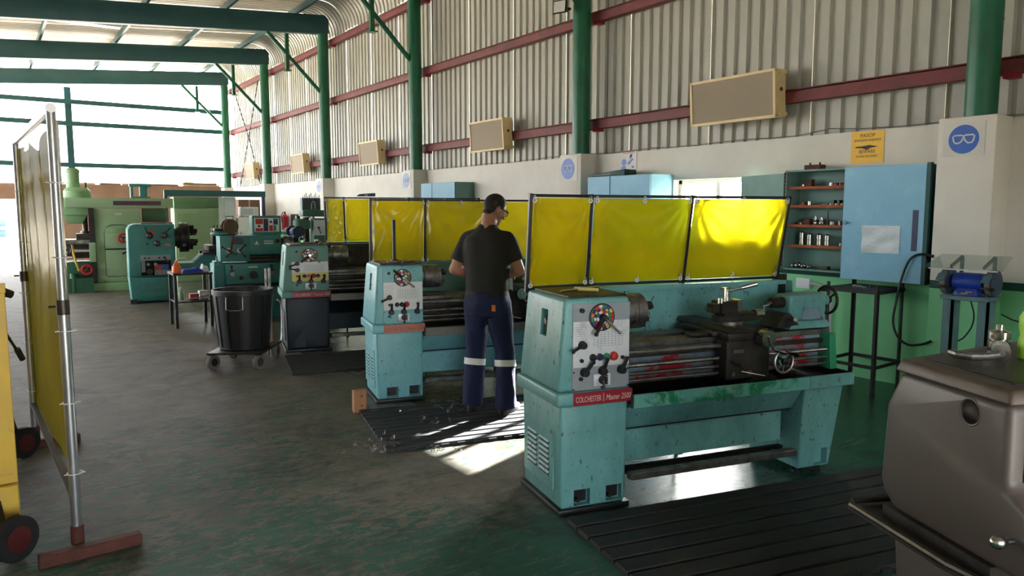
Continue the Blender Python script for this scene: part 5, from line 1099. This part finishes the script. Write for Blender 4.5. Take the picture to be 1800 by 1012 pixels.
for x in (.26, .84):
    b = MB(); b.cyl((x, -.04, .71), (x, -.07, .71), .034, n=16); P(b, 'lever_boss', 'steel'); lever(t, x - .005, -.05, .76, 100, .07, .01, .04, hub=.022); b = MB(); b.bar((x - .05, -.06, .765), (x + .05, -.06, .765), .012, .012); P(b, 'lever_cross', 'dark_steel')
b = MB(); b.sph((.38, -.06, .65), .03); P(b, 'ball_knob', 'black')
b = MB(); b.box(.10, .53, .0, .52, .90, 1.29); P(b, 'gear_case', 'teal_old', .012); b = MB(); b.box(.50, 1.0, .01, .52, 1.0, 1.29); P(b, 'headstock', 'teal_old', .012)
b = MB(); b.prism([(.28, 1.16), (.44, 1.16), (.44, 1.23), (.40, 1.265), (.32, 1.265), (.28, 1.23)], 'xz', -.006, .002); P(b, 'index_plate', 'dark_blue_grey')
for x in (.22, .38):
    b = MB(); b.cyl((x, 0, 1.07), (x, -.04, 1.07), .04, n=18); P(b, 'lever_hub', 'steel')
    for a in ((45, -55) if x > .3 else (150, -30)): lever(t, x, -.03, 1.07, a, .11, .008, .03, hub=.02)
lever(t, .20, -.0, .98, 60, .03, .008, .02, hub=.025)
b = MB(); b.bar((.30, -.05, 1.31), (.24, -.06, 1.02), .03, .012); P(b, 'hanging_strap', 'rusty', label='rust red strap hanging over the levers')
b = MB(); b.prism([(.60, 1.15), (.67, 1.15), (.635, 1.21)], 'xz', .004, .012); P(b, 'warning_triangle', 'sign_pale')
for z in (1.155, 1.19): b = MB(); b.box(.74, .88, .004, .012, z, z + .022); P(b, 'info_strip', 'sign_pale')
b = MB(); b.cyl((.945, .012, 1.2), (.945, -.01, 1.2), .032, n=16); P(b, 'oil_window', 'black')
b = MB(); b.box(.5, 1.9, .1, .45, .87, .94); P(b, 'bed', 'cast_dark', .006); b = MB(); b.cyl((.5, .06, .96), (1.2, .06, .96), .03, n=12); P(b, 'splined_shaft', 'dark_steel')
b = MB(); b.cyl((1.0, .25, 1.15), (1.06, .25, 1.15), .09, n=20); P(b, 'spindle', 'cast_dark'); chuck(t, 1.09, .25, 1.15, .12, .12)
b = MB(); b.box(1.55, 1.9, .05, .5, 0, .87); P(b, 'tail_base', 'teal_old', .015)
b = MB(); b.box(.02, .14, .1, .4, .86, .90); b.cyl((.05, .02, .9), (.05, .02, .99), .012, n=8); P(b, 'end_bracket', 'teal_old', weld=False)
o4 = Matrix.Translation((2.77, 11.65, 0)) @ Matrix.Rotation(R(-8), 4, 'Z')
def on4(x, y, z=1.29): return tuple(o4 @ Vector((x, y, z)))
t = thing('control_box', 'control box with red, white and blue squares on the old lathe', 'control box', on4(.80, .30), -6)
b = MB(); b.box(-.2, .24, -.1, .15, .0, .30); b.build('case', 'teal_old', t, .008, 1); b = MB(); b.box(-.17, .21, -.106, -.1, .05, .265); fr = b.build('face', 'plate_white', t)
for x0, x1, z0, z1, m in ((-.15, -.04, .17, .255, 'c_red'), (-.15, -.04, .06, .105, 'c_red'), (-.03, .04, .06, .255, 'c_navy'), (.055, .11, .06, .15, 'c_red'), (.12, .19, .16, .255, 'c_blue'), (.12, .16, .06, .15, 'c_green')):
    b = MB(); b.box(x0, x1, -.11, -.106, z0, z1); b.build('colour_panel', m, fr)
for x, z in ((-.10, .14), (.08, .205), (.15, .2)): b = MB(); b.cyl((x, -.106, z), (x, -.125, z), .018, n=12); b.build('knob', 'black', fr)
t = thing('cable_reel', 'dark brown cable reel with a handle on the old lathe', 'reel', on4(.30, .42), 10)
b = MB(); b.cyl((0, -.04, .13), (0, .04, .13), .085, n=22); b.build('drum', 'rusty', t)
for y in (-.05, .04): b = MB(); b.cyl((0, y, .13), (0, y + .012, .13), .12, n=26); b.build('flange', 'brown_wood', t)
b = MB(); b.tube([(-.06, 0, .2), (-.06, 0, .29), (.06, 0, .29), (.06, 0, .2)], .008, 8); b.box(-.08, .08, -.05, .05, 0, .02); b.build('handle', 'black', t, weld=False)
t = thing('vise_head', 'teal and black swivel vise on the old lathe', 'vise', on4(.12, .2, 1.29), 0)
b = MB(); b.rev([(.09, 0), (.13, .02), (.13, .04), (.08, .06), (.05, .07), (0, .07)], (0, 0, 0), n=22); b.build('base', 'teal_old', t); b = MB(); b.box(-.08, .04, -.05, .05, .07, .11); b.build('jaw', 'cast_dark', t, .006)
t = thing('orange_cup', 'orange measuring cup standing on the old lathe', 'cup', on4(.16, .44, 1.29)); b = MB(); b.rev([(.03, 0), (.035, .01), (.045, .09), (.04, .09), (.03, .015), (0, .015)], (0, 0, 0), n=18); b.build('body', 'c_orange', t); b = MB(); b.torus((.05, 0, .05), (0, 1, 0), .025, .005, 14, 6); b.build('handle', 'c_orange', t)

# ------------------------------------------------------------------ pale green milling machine
t = thing('milling_machine', 'tall pale green milling machine with red nameplate and motor on top', 'milling machine', (1.72, 17.4, 0), -6)
b = MB(); b.box(-.45, 1.1, 0, .9, 0, .18); P(b, 'base', 'mill_green', .02); b = MB(); b.hexa([(.12, .02, .18), (1.0, .02, .18), (1.0, .85, .18), (.12, .85, .18), (.10, .05, 1.72), (.98, .05, 1.72), (.98, .8, 1.72), (.10, .8, 1.72)]); P(b, 'column', 'mill_light', .03, 3)
b = MB(); b.box(-.38, 1.62, .05, .75, 1.73, 1.93); P(b, 'overarm', 'mill_light', .015); b = MB(); b.box(.48, 1.38, .04, .05, 1.78, 1.87); np_ = P(b, 'name_plate', 'dark_blue_grey'); text('lettering', 'HITACHI SEIKI', .06, 'crimson', np_, (.51, .039, 1.795), width=.84, ext=.002)
b = MB(); b.tube([(.28 + x, .024, z) for x, z in ((0, .35), (0, 1.2), (.04, 1.32), (.14, 1.38), (.36, 1.38), (.46, 1.32), (.5, 1.2), (.5, .35), (.46, .30), (.04, .30))], .012, 6, closed=True); P(b, 'door_outline', 'mill_shade')
b = MB(); b.box(.29, .77, .012, .03, .86, .885); P(b, 'door_gap', 'black_matt'); b = MB(); b.box(.29, .77, .015, .03, .32, .855); P(b, 'lower_door', 'mill_light', .006); b = MB(); b.box(.29, .77, .015, .03, .89, 1.34); P(b, 'upper_door', 'mill_light', .006)
b = MB(); b.box(.33, .68, .005, .02, 1.2, 1.32); P(b, 'door_badge', 'mill_green', .02, 2)
handwheel(t, (.63, -.05, 1.1), (0, -1, 0), .09, 'c_red', 'hub_red', 'red_handwheel', k=.022); b = MB(); b.cyl((.63, .03, 1.1), (.63, -.05, 1.1), .03, n=14); P(b, 'wheel_shaft', 'mill_shade')
lever(t, .62, .0, .78, 30, .14, .012, .03); b = MB(); b.box(.5, .62, .03, .045, 1.58, 1.62); P(b, 'small_label', 'sign_pale')
b = MB(); b.box(.02, .12, .0, .8, .2, 1.72); P(b, 'slideway', 'cast_dark'); b = MB(); b.box(-.42, .12, .1, .65, 1.58, 1.92); P(b, 'head', 'mill_green', .012, 2)
for x in (-.25, -.03): b = MB(); b.cyl((x, .1, 1.80), (x, .07, 1.80), .06, n=18); P(b, 'head_cap', 'mill_shade')
b = MB(); b.hexa([(-.36, .2, 1.40), (-.1, .2, 1.40), (-.1, .5, 1.40), (-.36, .5, 1.40), (-.42, .15, 1.58), (.0, .15, 1.58), (.0, .6, 1.58), (-.42, .6, 1.58)]); P(b, 'head_nose', 'mill_green', .006)
b = MB(); b.cyl((-.05, .35, 1.58), (-.05, .35, 1.25), .05, n=16); b.cyl((-.05, .35, 1.25), (-.05, .35, 1.15), .09, n=16); P(b, 'spindle', 'dark_steel', weld=False)
b = MB(); b.rev([(.24, 0), (.25, .02), (.25, .14), (.2, .2), (.14, .22), (0, .22)], (-.16, .35, 1.93), n=26); P(b, 'gear_housing', 'mill_green')
b = MB(); b.rev([(.13, 0), (.13, .07), (.12, .08), (.12, .30), (.13, .31), (.13, .36), (.08, .40), (0, .40)], (-.22, .35, 2.14), n=22); P(b, 'motor', 'mill_green')
b = MB(); b.cyl((-.0, .35, 2.1), (-.0, .35, 2.25), .02, n=8); P(b, 'breather', 'dark_steel')
b = MB(); b.box(-.52, .02, .0, .75, .98, 1.08); P(b, 'table', 'steel', .006); b = MB(); b.box(-.4, .0, .05, .6, .70, .98); P(b, 'saddle', 'cast_dark', .01); b = MB(); b.cyl((-.3, .0, .85), (.05, .0, .85), .05, n=14); P(b, 'cross_shaft', 'bright_steel')
b = MB(); b.box(-.22, .06, .02, .5, 1.08, 1.2); P(b, 'machine_vise', 'dark_steel', .01); b = MB(); b.box(.0, .12, -.05, .1, .62, 1.02); P(b, 'knee_bracket', 'mill_light', .01)
b = MB(); b.box(-.45, .02, .02, .7, .18, .62); P(b, 'knee', 'machine_green', .02); b = MB(); b.cyl((-.3, -.06, .02), (-.3, -.06, .4), .07, n=14); b.box(-.46, .05, -.12, .02, 0, .3); P(b, 'coolant_tank', 'machine_green', weld=False)
handwheel(t, (-.06, -.08, .47), (0, -1, 0), .09, 'c_red', 'hub_red', 'red_handwheel', 4, k=.026)
b = MB(); b.tube([(-.3, -.05, .98), (-.28, -.1, .8), (-.24, -.1, .6), (-.2, -.06, .45)], .02, 8); P(b, 'yellow_hose', 'trolley_yellow'); handwheel(t, (-.42, -.08, .88), (0, -1, 0), .1, 'dark_steel', 'cast_dark', 'table_wheel')
b = MB(); b.box(.82, 1.20, .2, .6, 1.93, 1.97); b.box(.82, .87, .25, .55, 1.97, 2.22); b.box(1.0, 1.14, .25, .55, 1.93, 2.22); b.box(.80, 1.22, .2, .6, 2.18, 2.24); P(b, 'lifting_bracket', 'teal_old', .006, weld=False)
b = MB(); b.box(1.02, 1.5, .3, .6, 1.42, 1.72); P(b, 'rear_drive', 'mill_shade', .02); b = MB(); b.box(1.3, 1.6, .2, .7, 0, 1.42); P(b, 'rear_cabinet', 'brown_wood')
t = thing('machine_cabinet', 'plain pale green machine cabinet right of the milling machine', 'cabinet', (3.62, 18.7, 0), -6)
b = MB(); b.box(0, .98, 0, .9, 0, 1.72); b.build('body', 'mill_light', t, .015); b = MB(); b.box(0, .98, -.01, .9, 1.725, 1.99); b.build('hood', 'mill_shade', t, .01); b = MB(); b.box(.06, .92, -.012, 0, .2, 1.6); b.build('door', 'mill_light', t, .004, 1)

# ------------------------------------------------------------------ along the far end
t = thing('white_locker', 'tall off-white metal locker under the teal canopy', 'locker', (5.06, 21, 0)); b = MB(); b.box(0, .58, 0, .5, 0, 2.03); b.build('body', 'duct', t, .008)
for x in (0.01, .295): b = MB(); b.box(x, x + .275, -.012, 0, .05, 2.0); d = b.build('door', 'duct', t, .003, 1); b = MB(); b.box(x + .24 if x < .1 else x + .02, x + .255 if x < .1 else x + .035, -.02, -.012, 1.0, 1.1); b.build('handle', 'dark_steel', d)
t = thing('fridge', 'old rounded cream fridge beside the white locker', 'fridge', (5.68, 21, 0)); b = MB(); b.box(0, .74, .06, .65, .05, 1.5); b.build('body', 'sign_pale', t, .07, 4); b = MB(); b.box(.0, .74, 0, .06, .12, 1.49); d = b.build('door', 'sign_pale', t, .03, 3); b = MB(); b.box(.04, .07, -.03, 0, .85, 1.1); b.build('handle', 'galv', d)
for x in (.08, .66): b = MB(); b.cyl((x, .3, 0), (x, .3, .06), .03, n=10); b.build('foot', 'black', t)
t = thing('microwave', 'small white microwave on top of the old fridge', 'microwave', (5.82, 21.1, 1.5)); b = MB(); b.box(0, .46, 0, .35, .02, .27); b.build('case', 'white_plastic', t, .008); b = MB(); b.box(.05, .32, -.008, 0, .06, .23); b.build('door_window', 'duct', t); b = MB(); b.box(.35, .44, -.006, 0, .05, .24); b.build('keypad', 'sign_pale', t)
for x in (.05, .41): b = MB(); b.box(x - .02, x + .02, .05, .3, 0, .02); b.build('foot', 'black', t)
t = thing('carton', 'brown cardboard carton behind the microwave', 'carton', (5.95, 21.85, 0)); b = MB(); b.box(0, .6, 0, .4, 0, 1.98); b.build('box', 'brown_wood', t); b = MB(); b.box(.28, .32, -.003, 0, 0, 1.98); b.build('tape', 'plank', t)
t = thing('canopy_frame', 'long teal canopy beam on dark posts over the locker', 'frame', (3.8, 20.85, 0)); b = MB(); b.box(0, 2.58, -.1, 0, 2.04, 2.2); b.build('beam', 'teal_steel', t)
for x in (0.04, 2.53): b = MB(); b.box(x - .04, x + .04, -.08, 0, 0, 2.04); b.build('post', 'dark_blue_grey', t)
t = thing('fire_extinguisher', 'red fire extinguisher on the far part of the wall', 'extinguisher', (6.99, 21.0, 1.12)); b = MB(); b.rev([(.08, 0), (.09, .02), (.09, .38), (.05, .44), (.03, .46), (0, .46)], (0, 0, 0), n=20); b.build('cylinder', 'red_paint', t); b = MB(); b.cyl((0, 0, .45), (0, 0, .52), .025, n=10); b.tube([(0, 0, .5), (-.06, 0, .5), (-.1, 0, .4), (-.09, 0, .2)], .012, 6); b.build('hose', 'black', t, weld=False)
for y0, y1, l in ((20.2, 20.75, 'dark notice board on the far wall, left one'), (19.0, 19.35, 'narrow dark notice board on the far wall, right one')):
    t = thing('notice_board', l, 'board', (7.1, y0, 1.25)); b = MB(); b.box(-.03, 0, 0, y1 - y0, 0, .32); b.build('frame', 'black', t); b = MB(); b.box(-.034, -.03, .05, .18, .03, .28); b.build('paper', 'sign_pale', t)
# green pillar drill with a rack of bits
t = thing('pillar_drill', 'dark green drill press with a grey tool rack on top', 'drill press', (4.70, 13.2, 0), -10)
b = MB(); b.box(-.1, .5, -.1, .5, 0, .12); P(b, 'base', 'drill_green', .01); b = MB(); b.cyl((.12, .3, .12), (.12, .3, 1.55), .06, n=16); P(b, 'column', 'dark_steel')
b = MB(); b.box(.2, .52, -.02, .45, .12, 1.53); P(b, 'cabinet', 'drill_green', .01); b = MB(); b.box(.21, .43, -.03, -.02, 1.22, 1.50); pn = P(b, 'white_panel', 'plate_white'); lever(t, .29, -.03, 1.36, -75, .1, .008, .02, hub=.022)
b = MB(); b.box(.02, .42, .0, .42, 1.56, 1.68); P(b, 'belt_guard', 'drill_green', .012); b = MB(); b.rev([(.10, 0), (.12, .02), (.12, .16), (.08, .19), (0, .19)], (-.02, .12, 1.33), n=20); b.box(-.06, .15, .0, .3, 1.34, 1.5); P(b, 'head', 'drill_green', weld=False)
b = MB(); b.cyl((.0, .12, 1.2), (.0, .12, 1.34), .035, n=12); P(b, 'spindle', 'dark_steel'); b = MB(); b.box(-.15, .25, -.1, .35, .98, 1.02); P(b, 'work_table', 'cast_dark', .005); b = MB(); b.cyl((-.05, .1, 1.5), (-.05, .1, 1.57), .035, n=10); P(b, 'quill_stop', 'cast_dark')
b = MB(); b.box(.03, .36, .1, .32, 1.68, 1.90); rk = P(b, 'tool_rack', 'stand_grey', .004, 1)
for i in range(11): b = MB(); x = .05 + i*.029; b.cyl((x, .12, 1.80), (x, .12, 1.93 + .03*((i*7) % 3)), .007, n=6); b.cyl((x, .095, 1.70), (x, .095, 1.86 + .02*((i*5) % 3)), .008, n=6); b.build('rack_bit', 'black' if i % 3 else 'dark_steel', rk, weld=False)
b = MB(); b.tube([(.19, .07, 1.70), (.195, .07, 1.80), (.22, .07, 1.84), (.25, .07, 1.83), (.26, .07, 1.70)], .008, 6); b.build('rack_caliper', 'sign_pale', rk)
g = grinder('dark bench grinder beside the green drill press', (4.42, 12.75, 1.20), 'bench grinders by the pillar'); g['group'] = 'far bench grinder'
t = thing('grinder_pedestal', 'pedestal of the grinder beside the green drill press', 'pedestal', (4.42, 12.75, 0)); b = MB(); b.box(-.1, .1, -.12, .12, 1.16, 1.2); b.build('top_plate', 'cast_dark', t); b = MB(); b.box(-.05, .05, -.06, .06, .012, 1.16); b.build('upright', 'cast_dark', t); b = MB(); b.box(-.16, .16, -.2, .2, 0, .012); b.build('foot_plate', 'cast_dark', t)
t = thing('flat_package', 'flat grey package lying on the farthest screen', 'package', (4.05, 8.97, 1.853), -14)
b = MB(); b.hexa([(-.12, -.03, 0), (.12, -.03, 0), (.12, .05, 0), (-.12, .05, 0), (-.08, -.03, .03), (.12, -.03, .045), (.12, .05, .045), (-.08, .05, .03)]); b.build('wrap', 'stand_grey', t, .006); b = MB(); b.box(-.02, .02, -.034, -.03, 0, .03); b.build('tape', 'duct', t)
# planks lying on top of the end wall, drums and yard outside
rn = random.Random(9)
PW = ['long plank on the end wall, nearest the corner column', 'upper plank of the pile near the corner column', 'plank end sticking up in the corner pile', 'thin plank left of the corner pile on the end wall', 'pale plank on the end wall behind the mill bracket', 'plank on the end wall above the mill nameplate', 'leftmost plank on the end wall beside the mill motor']
for i, (x, l, z, a) in enumerate(((6.2, 1.2, 2.5, 4), (6.15, 1.1, 2.556, -3), (5.8, .25, 2.612, 20), (5.0, .9, 2.5, 2), (4.1, .7, 2.5, -4), (3.4, .6, 2.5, 5), (2.75, .45, 2.5, -2))):
    t = thing('plank', PW[i], 'plank', (x, Y1 + .12, z), a, 'planks on the end wall'); b = MB(); b.box(-l/2, l/2, -.09, .09, 0, .055); b.build('board', ['plank', 'brown_wood'][i % 2], t, .004, 1); b = MB(); b.cyl((l/2 - .05, 0, .055), (l/2 - .05, 0, .058), .008, n=8); b.build('nail', 'dark_steel', t)
t = thing('oil_drum', 'blue oil drum standing far out in the bright yard', 'drum', (1.0, 58, -.02)); b = MB(); b.rev([(.36, 0), (.38, .02), (.37, .04), (.37, .36), (.39, .39), (.37, .42), (.37, .72), (.39, .75), (.37, .78), (.37, 1.1), (.38, 1.12), (.36, 1.12), (0, 1.1)], (0, 0, 0), n=28); b.build('body', 'drum_blue', t); b = MB(); b.box(-.3, .3, -.385, -.3, .48, .66); b.build('label_band', 'white_plastic', t)
# ------------------------------------------------------------------ the man at the lathe
from mathutils import noise as mnoise
def remesh(b, vox, smooth=4, fac=.5):
    me = b.mesh('tmp', weld=False); o = bpy.data.objects.new('tmp', me); COL.objects.link(o)
    m = o.modifiers.new('r', 'REMESH'); m.mode = 'VOXEL'; m.voxel_size = vox; m.adaptivity = 0
    s_ = o.modifiers.new('s', 'SMOOTH'); s_.factor = fac; s_.iterations = smooth
    bpy.context.view_layer.update(); r = bpy.data.meshes.new_from_object(o.evaluated_get(bpy.context.evaluated_depsgraph_get())); bpy.data.objects.remove(o); r.shade_smooth(); return r
def cap(b, p0, p1, r0, r1, n=16):   # rounded tapered limb
    p0, p1 = Vector(p0), Vector(p1); d = (p1 - p0).normalized(); pts, rs = [], []
    for k in (1, .86, .5, 0): s_ = math.sqrt(1 - k*k) if k < 1 else .02; pts.append(p0 - d*r0*k); rs.append(r0*max(s_, .02))
    for k in (0, .5, .86, 1): s_ = math.sqrt(1 - k*k) if k < 1 else .02; pts.append(p1 + d*r1*k); rs.append(r1*max(s_, .02))
    b.tube(pts, rs, n)
def loft(b, rings, n=24):   # rings: (cx, cy, z, rx, ry), superellipse
    V = []; F = []
    for cx, cy, z, rx, ry in rings:
        for i in range(n):
            a = 2*math.pi*i/n; c_, s_ = math.cos(a), math.sin(a); e = .82
            V.append((cx + rx*math.copysign(abs(c_)**e, c_), cy + ry*math.copysign(abs(s_)**e, s_), z))
    for j in range(len(rings) - 1):
        for i in range(n): F.append((j*n + i, j*n + (i + 1) % n, (j + 1)*n + (i + 1) % n, (j + 1)*n + i))
    F += [tuple(range(n - 1, -1, -1)), tuple(range((len(rings) - 1)*n, len(rings)*n))]; b.add(V, F)
def crease(me, amp, sx, sz, seed):
    ns = [v.normal.copy() for v in me.vertices]
    for v, nn_ in zip(me.vertices, ns):
        c_ = v.co; k = mnoise.noise(Vector((c_.x*sx + seed, c_.y*sx, c_.z*sz))) + .5*mnoise.noise(Vector((c_.x*sx*2.3, c_.y*sx*2.3 + seed, c_.z*sz*2.1))); v.co = c_ + nn_*amp*k
    me.update()
TH = 56                                   # he faces 50 degrees right of the wall's direction
man = thing('person', 'man in dark grey t-shirt and navy work trousers working at the lathe', 'person', (3.295, 4.985, .028), -TH)
# his own frame: x to his right, y forward
SHL, SHR = Vector((-.178, .01, 1.415)), Vector((.178, .02, 1.41))
ELL, ELR = Vector((-.275, -.03, 1.165)), Vector((.27, .02, 1.17))
WRL, WRR = Vector((-.12, .19, 1.09)), Vector((.13, .23, 1.12))
HT = Vector((.03, .10, 1.65)); HM = Matrix.Translation(HT) @ Matrix.Rotation(R(-38), 4, 'Z') @ Matrix.Rotation(R(-26), 4, 'X')   # head: turned to his right, looking down
b = MB()
loft(b, [(0, .0, 1.0, .15, .10), (0, .0, 1.2, .16, .105), (0, 0, 1.36, .13, .085), (0, 0, 1.42, .07, .06)])
cap(b, (0, -.005, 1.42), (.01, .04, 1.56), .062, .06); 
for S_, E_, W_2 in ((SHL, ELL, WRL), (SHR, ELR, WRR)):
    cap(b, S_.lerp(E_, .12), E_, .046, .045); cap(b, E_, E_.lerp(W_2, .35), .047, .045); cap(b, E_.lerp(W_2, .3), W_2, .045, .028)
def hsph(c_, r_, sc): # ellipsoid in head frame
    o = len(b.v); b.sph(c_, r_, 20, sc)
    for i in range(o, len(b.v)): b.v[i] = tuple(HM @ Vector(b.v[i]))
hsph((0, -.012, .03), 1, (.077, .097, .095)); hsph((0, .0, -.02), 1, (.068, .082, .085)); hsph((0, .028, -.065), 1, (.052, .055, .05)); hsph((0, .068, -.092), 1, (.026, .022, .018))
hsph((0, .086, .022), 1, (.055, .012, .012)); hsph((0, .092, -.018), 1, (.011, .014, .026)); hsph((0, .102, -.032), 1, (.014, .014, .011)); hsph((.0, .083, -.060), 1, (.022, .012, .007)); hsph((.0, .080, -.071), 1, (.019, .012, .007))
for s in (-1, 1): hsph((s*.080, -.008, -.01), 1, (.009, .020, .033)); hsph((s*.045, .062, -.03), 1, (.024, .022, .022))
q0 = HM @ Vector((0, -.03, -.06)); cap(b, (.005, .0, 1.48), q0, .06, .058)
def hand(W_2, fw, up, side):   # palm and five fingers curling round what it holds; fw from wrist, side towards thumb
    fw, up, side = fw.normalized(), up.normalized(), side.normalized(); pal = W_2 + fw*.055
    for k in (-.03, -.01, .01, .03): cap(b, W_2 + side*k*.6, W_2 + fw*.085 + side*k, .015, .0125, 10)
    for k, ln in ((.032, .07), (.011, .08), (-.011, .075), (-.032, .058)):
        p = W_2 + fw*.088 + side*k; q = p + (fw*.8 - up*.5).normalized()*ln*.45; r_ = q + (fw*.2 - up).normalized()*ln*.33; s_ = r_ + (-fw*.6 - up*.6).normalized()*ln*.25
        cap(b, p, q, .0095, .009, 8); cap(b, q, r_, .009, .0085, 8); cap(b, r_, s_, .0085, .0075, 8)
    p = W_2 + fw*.03 + side*.032; q = p + (side*.8 + fw*.6).normalized()*.035; r_ = q + (fw - up*.5).normalized()*.03; cap(b, p, q, .013, .011, 8); cap(b, q, r_, .0105, .0085, 8)
hand(WRL, (WRL - ELL)*.6 + Vector((.02, .08, 0)), Vector((0, .1, 1)), Vector((.9, -.35, 0))); hand(WRR, (WRR - ELR)*.6 + Vector((-.02, .08, 0)), Vector((0, .1, 1)), Vector((-.9, -.35, 0)))
body = remesh(b, .0052, 5); link('body', body, 'skin', man)
# hair: close-cropped shell grown from the scalp
HI = HM.inverted()
def hairy(p):
    if abs(p.x) > .0795 and p.z < .028 and p.y > -.034: return False
    if p.z < -.075: return False
    if p.y > .05: return p.z > .078
    if p.y > .022: return p.z > .012 + (p.y - .022)*2.3
    if p.y > -.03: return p.z > .012
    return p.z > -.07 + max(0, (p.y + .06))*1.2
V = []; F = []; ix = {}
for f in body.polygons:
    if f.center.z > 1.5 and hairy(HI @ f.center):
        q = []
        for k in f.vertices:
            if k not in ix: v = body.vertices[k]; ix[k] = len(V); V.append(v.co + v.normal*.0045)
            q.append(ix[k])
        F.append(tuple(q))
b = MB(); b.add(V, F); b.build('hair', 'hair', man, fix=False, ang=180)
# ears stay skin; safety glasses
b = MB(); hp_ = lambda *p: HM @ Vector(p)
for s in (-1, 1): b.tube([hp_(s*.084, -.01, .012), hp_(s*.083, .03, .014), hp_(s*.074, .085, .012)], .0042, 6); b.tube([hp_(s*.074, .086, .018), hp_(s*.04, .103, .02), hp_(s*.008, .105, .016), hp_(s*.012, .105, -.006), hp_(s*.04, .102, -.014), hp_(s*.068, .09, -.006)], .003, 6, closed=True)
b.tube([hp_(-.008, .105, .012), hp_(.008, .105, .012)], .003, 6); gl = b.build('safety_glasses', 'black', man, weld=False)
for s in (-1, 1): b = MB(); P4 = [(s*.073, .086, .017), (s*.04, .102, .018), (s*.009, .104, .014), (s*.013, .104, -.005), (s*.04, .101, -.012), (s*.067, .09, -.005)]; V = [hp_(*p) for p in P4]; b.add(V, [tuple(range(6))]); b.build('lens', 'clear_sheet', gl)
for s in (-1, 1): b = MB(); b.sph((s*.033, .078, .004), .0125, 12); b.v = [tuple(HM @ Vector(v)) for v in b.v]; e_ = b.build('eye', 'white_plastic', man); b = MB(); b.sph((s*.033, .0865, .002), .006, 10); b.v = [tuple(HM @ Vector(v)) for v in b.v]; b.build('iris', 'belt', e_)
for s in (-1, 1): b = MB(); b.tube([hp_(s*.014, .094, .028), hp_(s*.035, .09, .034), hp_(s*.055, .074, .03)], [.004, .005, .003], 6); b.build('eyebrow', 'hair', man)
# t-shirt
b = MB(); loft(b, [(0, .0, .985, .172, .126), (0, 0, 1.02, .175, .128), (0, 0, 1.12, .178, .13), (0, -.003, 1.24, .192, .134), (0, -.005, 1.33, .200, .130), (0, -.004, 1.39, .196, .118), (0, .0, 1.43, .172, .104), (0, .008, 1.465, .125, .088), (.002, .018, 1.505, .090, .076), (.006, .028, 1.535, .072, .068)], 28)
for S_, E_ in ((SHL, ELL), (SHR, ELR)):
    d = E_ - S_; cap(b, S_ + Vector((-S_.x*.25, -.005, .005)), S_ + d*.25, .066, .066); b.cyl(S_ - d*.02, S_ + d*.72, .064, .068, 18)
    cap(b, Vector((S_.x*.35, .005, 1.455)), S_ + Vector((0, 0, .012)), .045, .052)
sh = remesh(b, .008, 8); crease(sh, .007, 8, 4, 3.1); link('t_shirt', sh, 'shirt', man)
# trousers
HL, HR = Vector((-.095, -.005, .90)), Vector((.095, .005, .90)); KL, KR = Vector((-.115, .03, .50)), Vector((.14, .045, .50)); AL, AR = Vector((-.125, -.02, .09)), Vector((.165, .0, .09))
b = MB(); loft(b, [(0, 0, .80, .175, .125), (0, -.01, .88, .188, .142), (0, -.008, .95, .182, .134), (0, 0, .995, .172, .124)], 26)
for h_, k_, a_ in ((HL, KL, AL), (HR, KR, AR)):
    cap(b, h_, k_, .104, .076); b.cyl(h_ + Vector((0, 0, -.1)), k_, .1, .082, 18); b.cyl(k_ + Vector((0, 0, .03)), k_.lerp(a_, .5) + Vector((0, -.012, 0)), .08, .084, 18); b.cyl(k_.lerp(a_, .45) + Vector((0, -.012, 0)), a_ + Vector((0, 0, -.05)), .083, .088, 18); b.sph(k_, .082)
tr = remesh(b, .009, 5); crease(tr, .012, 7, 5.5, 8.7); link('trousers', tr, 'trousers', man)
b = MB(); prof = [(0, 0, .962, .181, .134), (0, 0, 1.0, .177, .13)]; loft(b, prof, 36); b.build('belt', 'belt', man)
for k_, a_ in ((KL, AL), (KR, AR)):
    d = (a_ - k_); p = k_ + d*.17 + Vector((0, -.006, 0)); q = k_ + d*.295 + Vector((0, -.008, 0))
    b = MB(); b.cyl(p, q, .089, .0895, 26); b.build('reflective_band', 'reflective', man)
b = MB(); b.box(.10, .13, -.148, -.142, .85, .90); b.build('pocket_tab', 'c_orange', man)
b = MB(); b.grid(lambda u, v: (.165 + .03*math.sin(u*3), .04 + .06*u, 1.0 + .09*v + .01*math.sin(u*7)), 6, 4); b.build('rag_in_waistband', 'white_cloth', man, fix=False)
for a_, ang_ in ((AL, 8), (AR, -12)):
    b = MB(); M = Matrix.Translation((a_.x, a_.y, 0)) @ Matrix.Rotation(R(ang_), 4, 'Z')
    o0 = len(b.v); loft(b, [(0, .05, 0.0, .047, .135), (0, .05, .025, .05, .14), (0, .045, .05, .048, .13), (0, .0, .085, .046, .075), (0, -.02, .14, .05, .055)], 20); b.v = [tuple(M @ Vector(v)) for v in b.v]
    b.build('boot', 'boot', man, ang=60)
b = MB(); pp = WRR.lerp(WRL, .35) + Vector((0, .10, .0)); b.cyl(pp + Vector((-.08, 0, -.01)), pp + Vector((.1, .02, .01)), .012, n=12); t = b.build('hand_tool', 'steel', None)
t.matrix_world = Matrix.Translation((3.295, 4.985, .028)) @ Matrix.Rotation(R(-TH), 4, 'Z'); tag(t, 'short steel rod held in both hands by the man', 'tool')
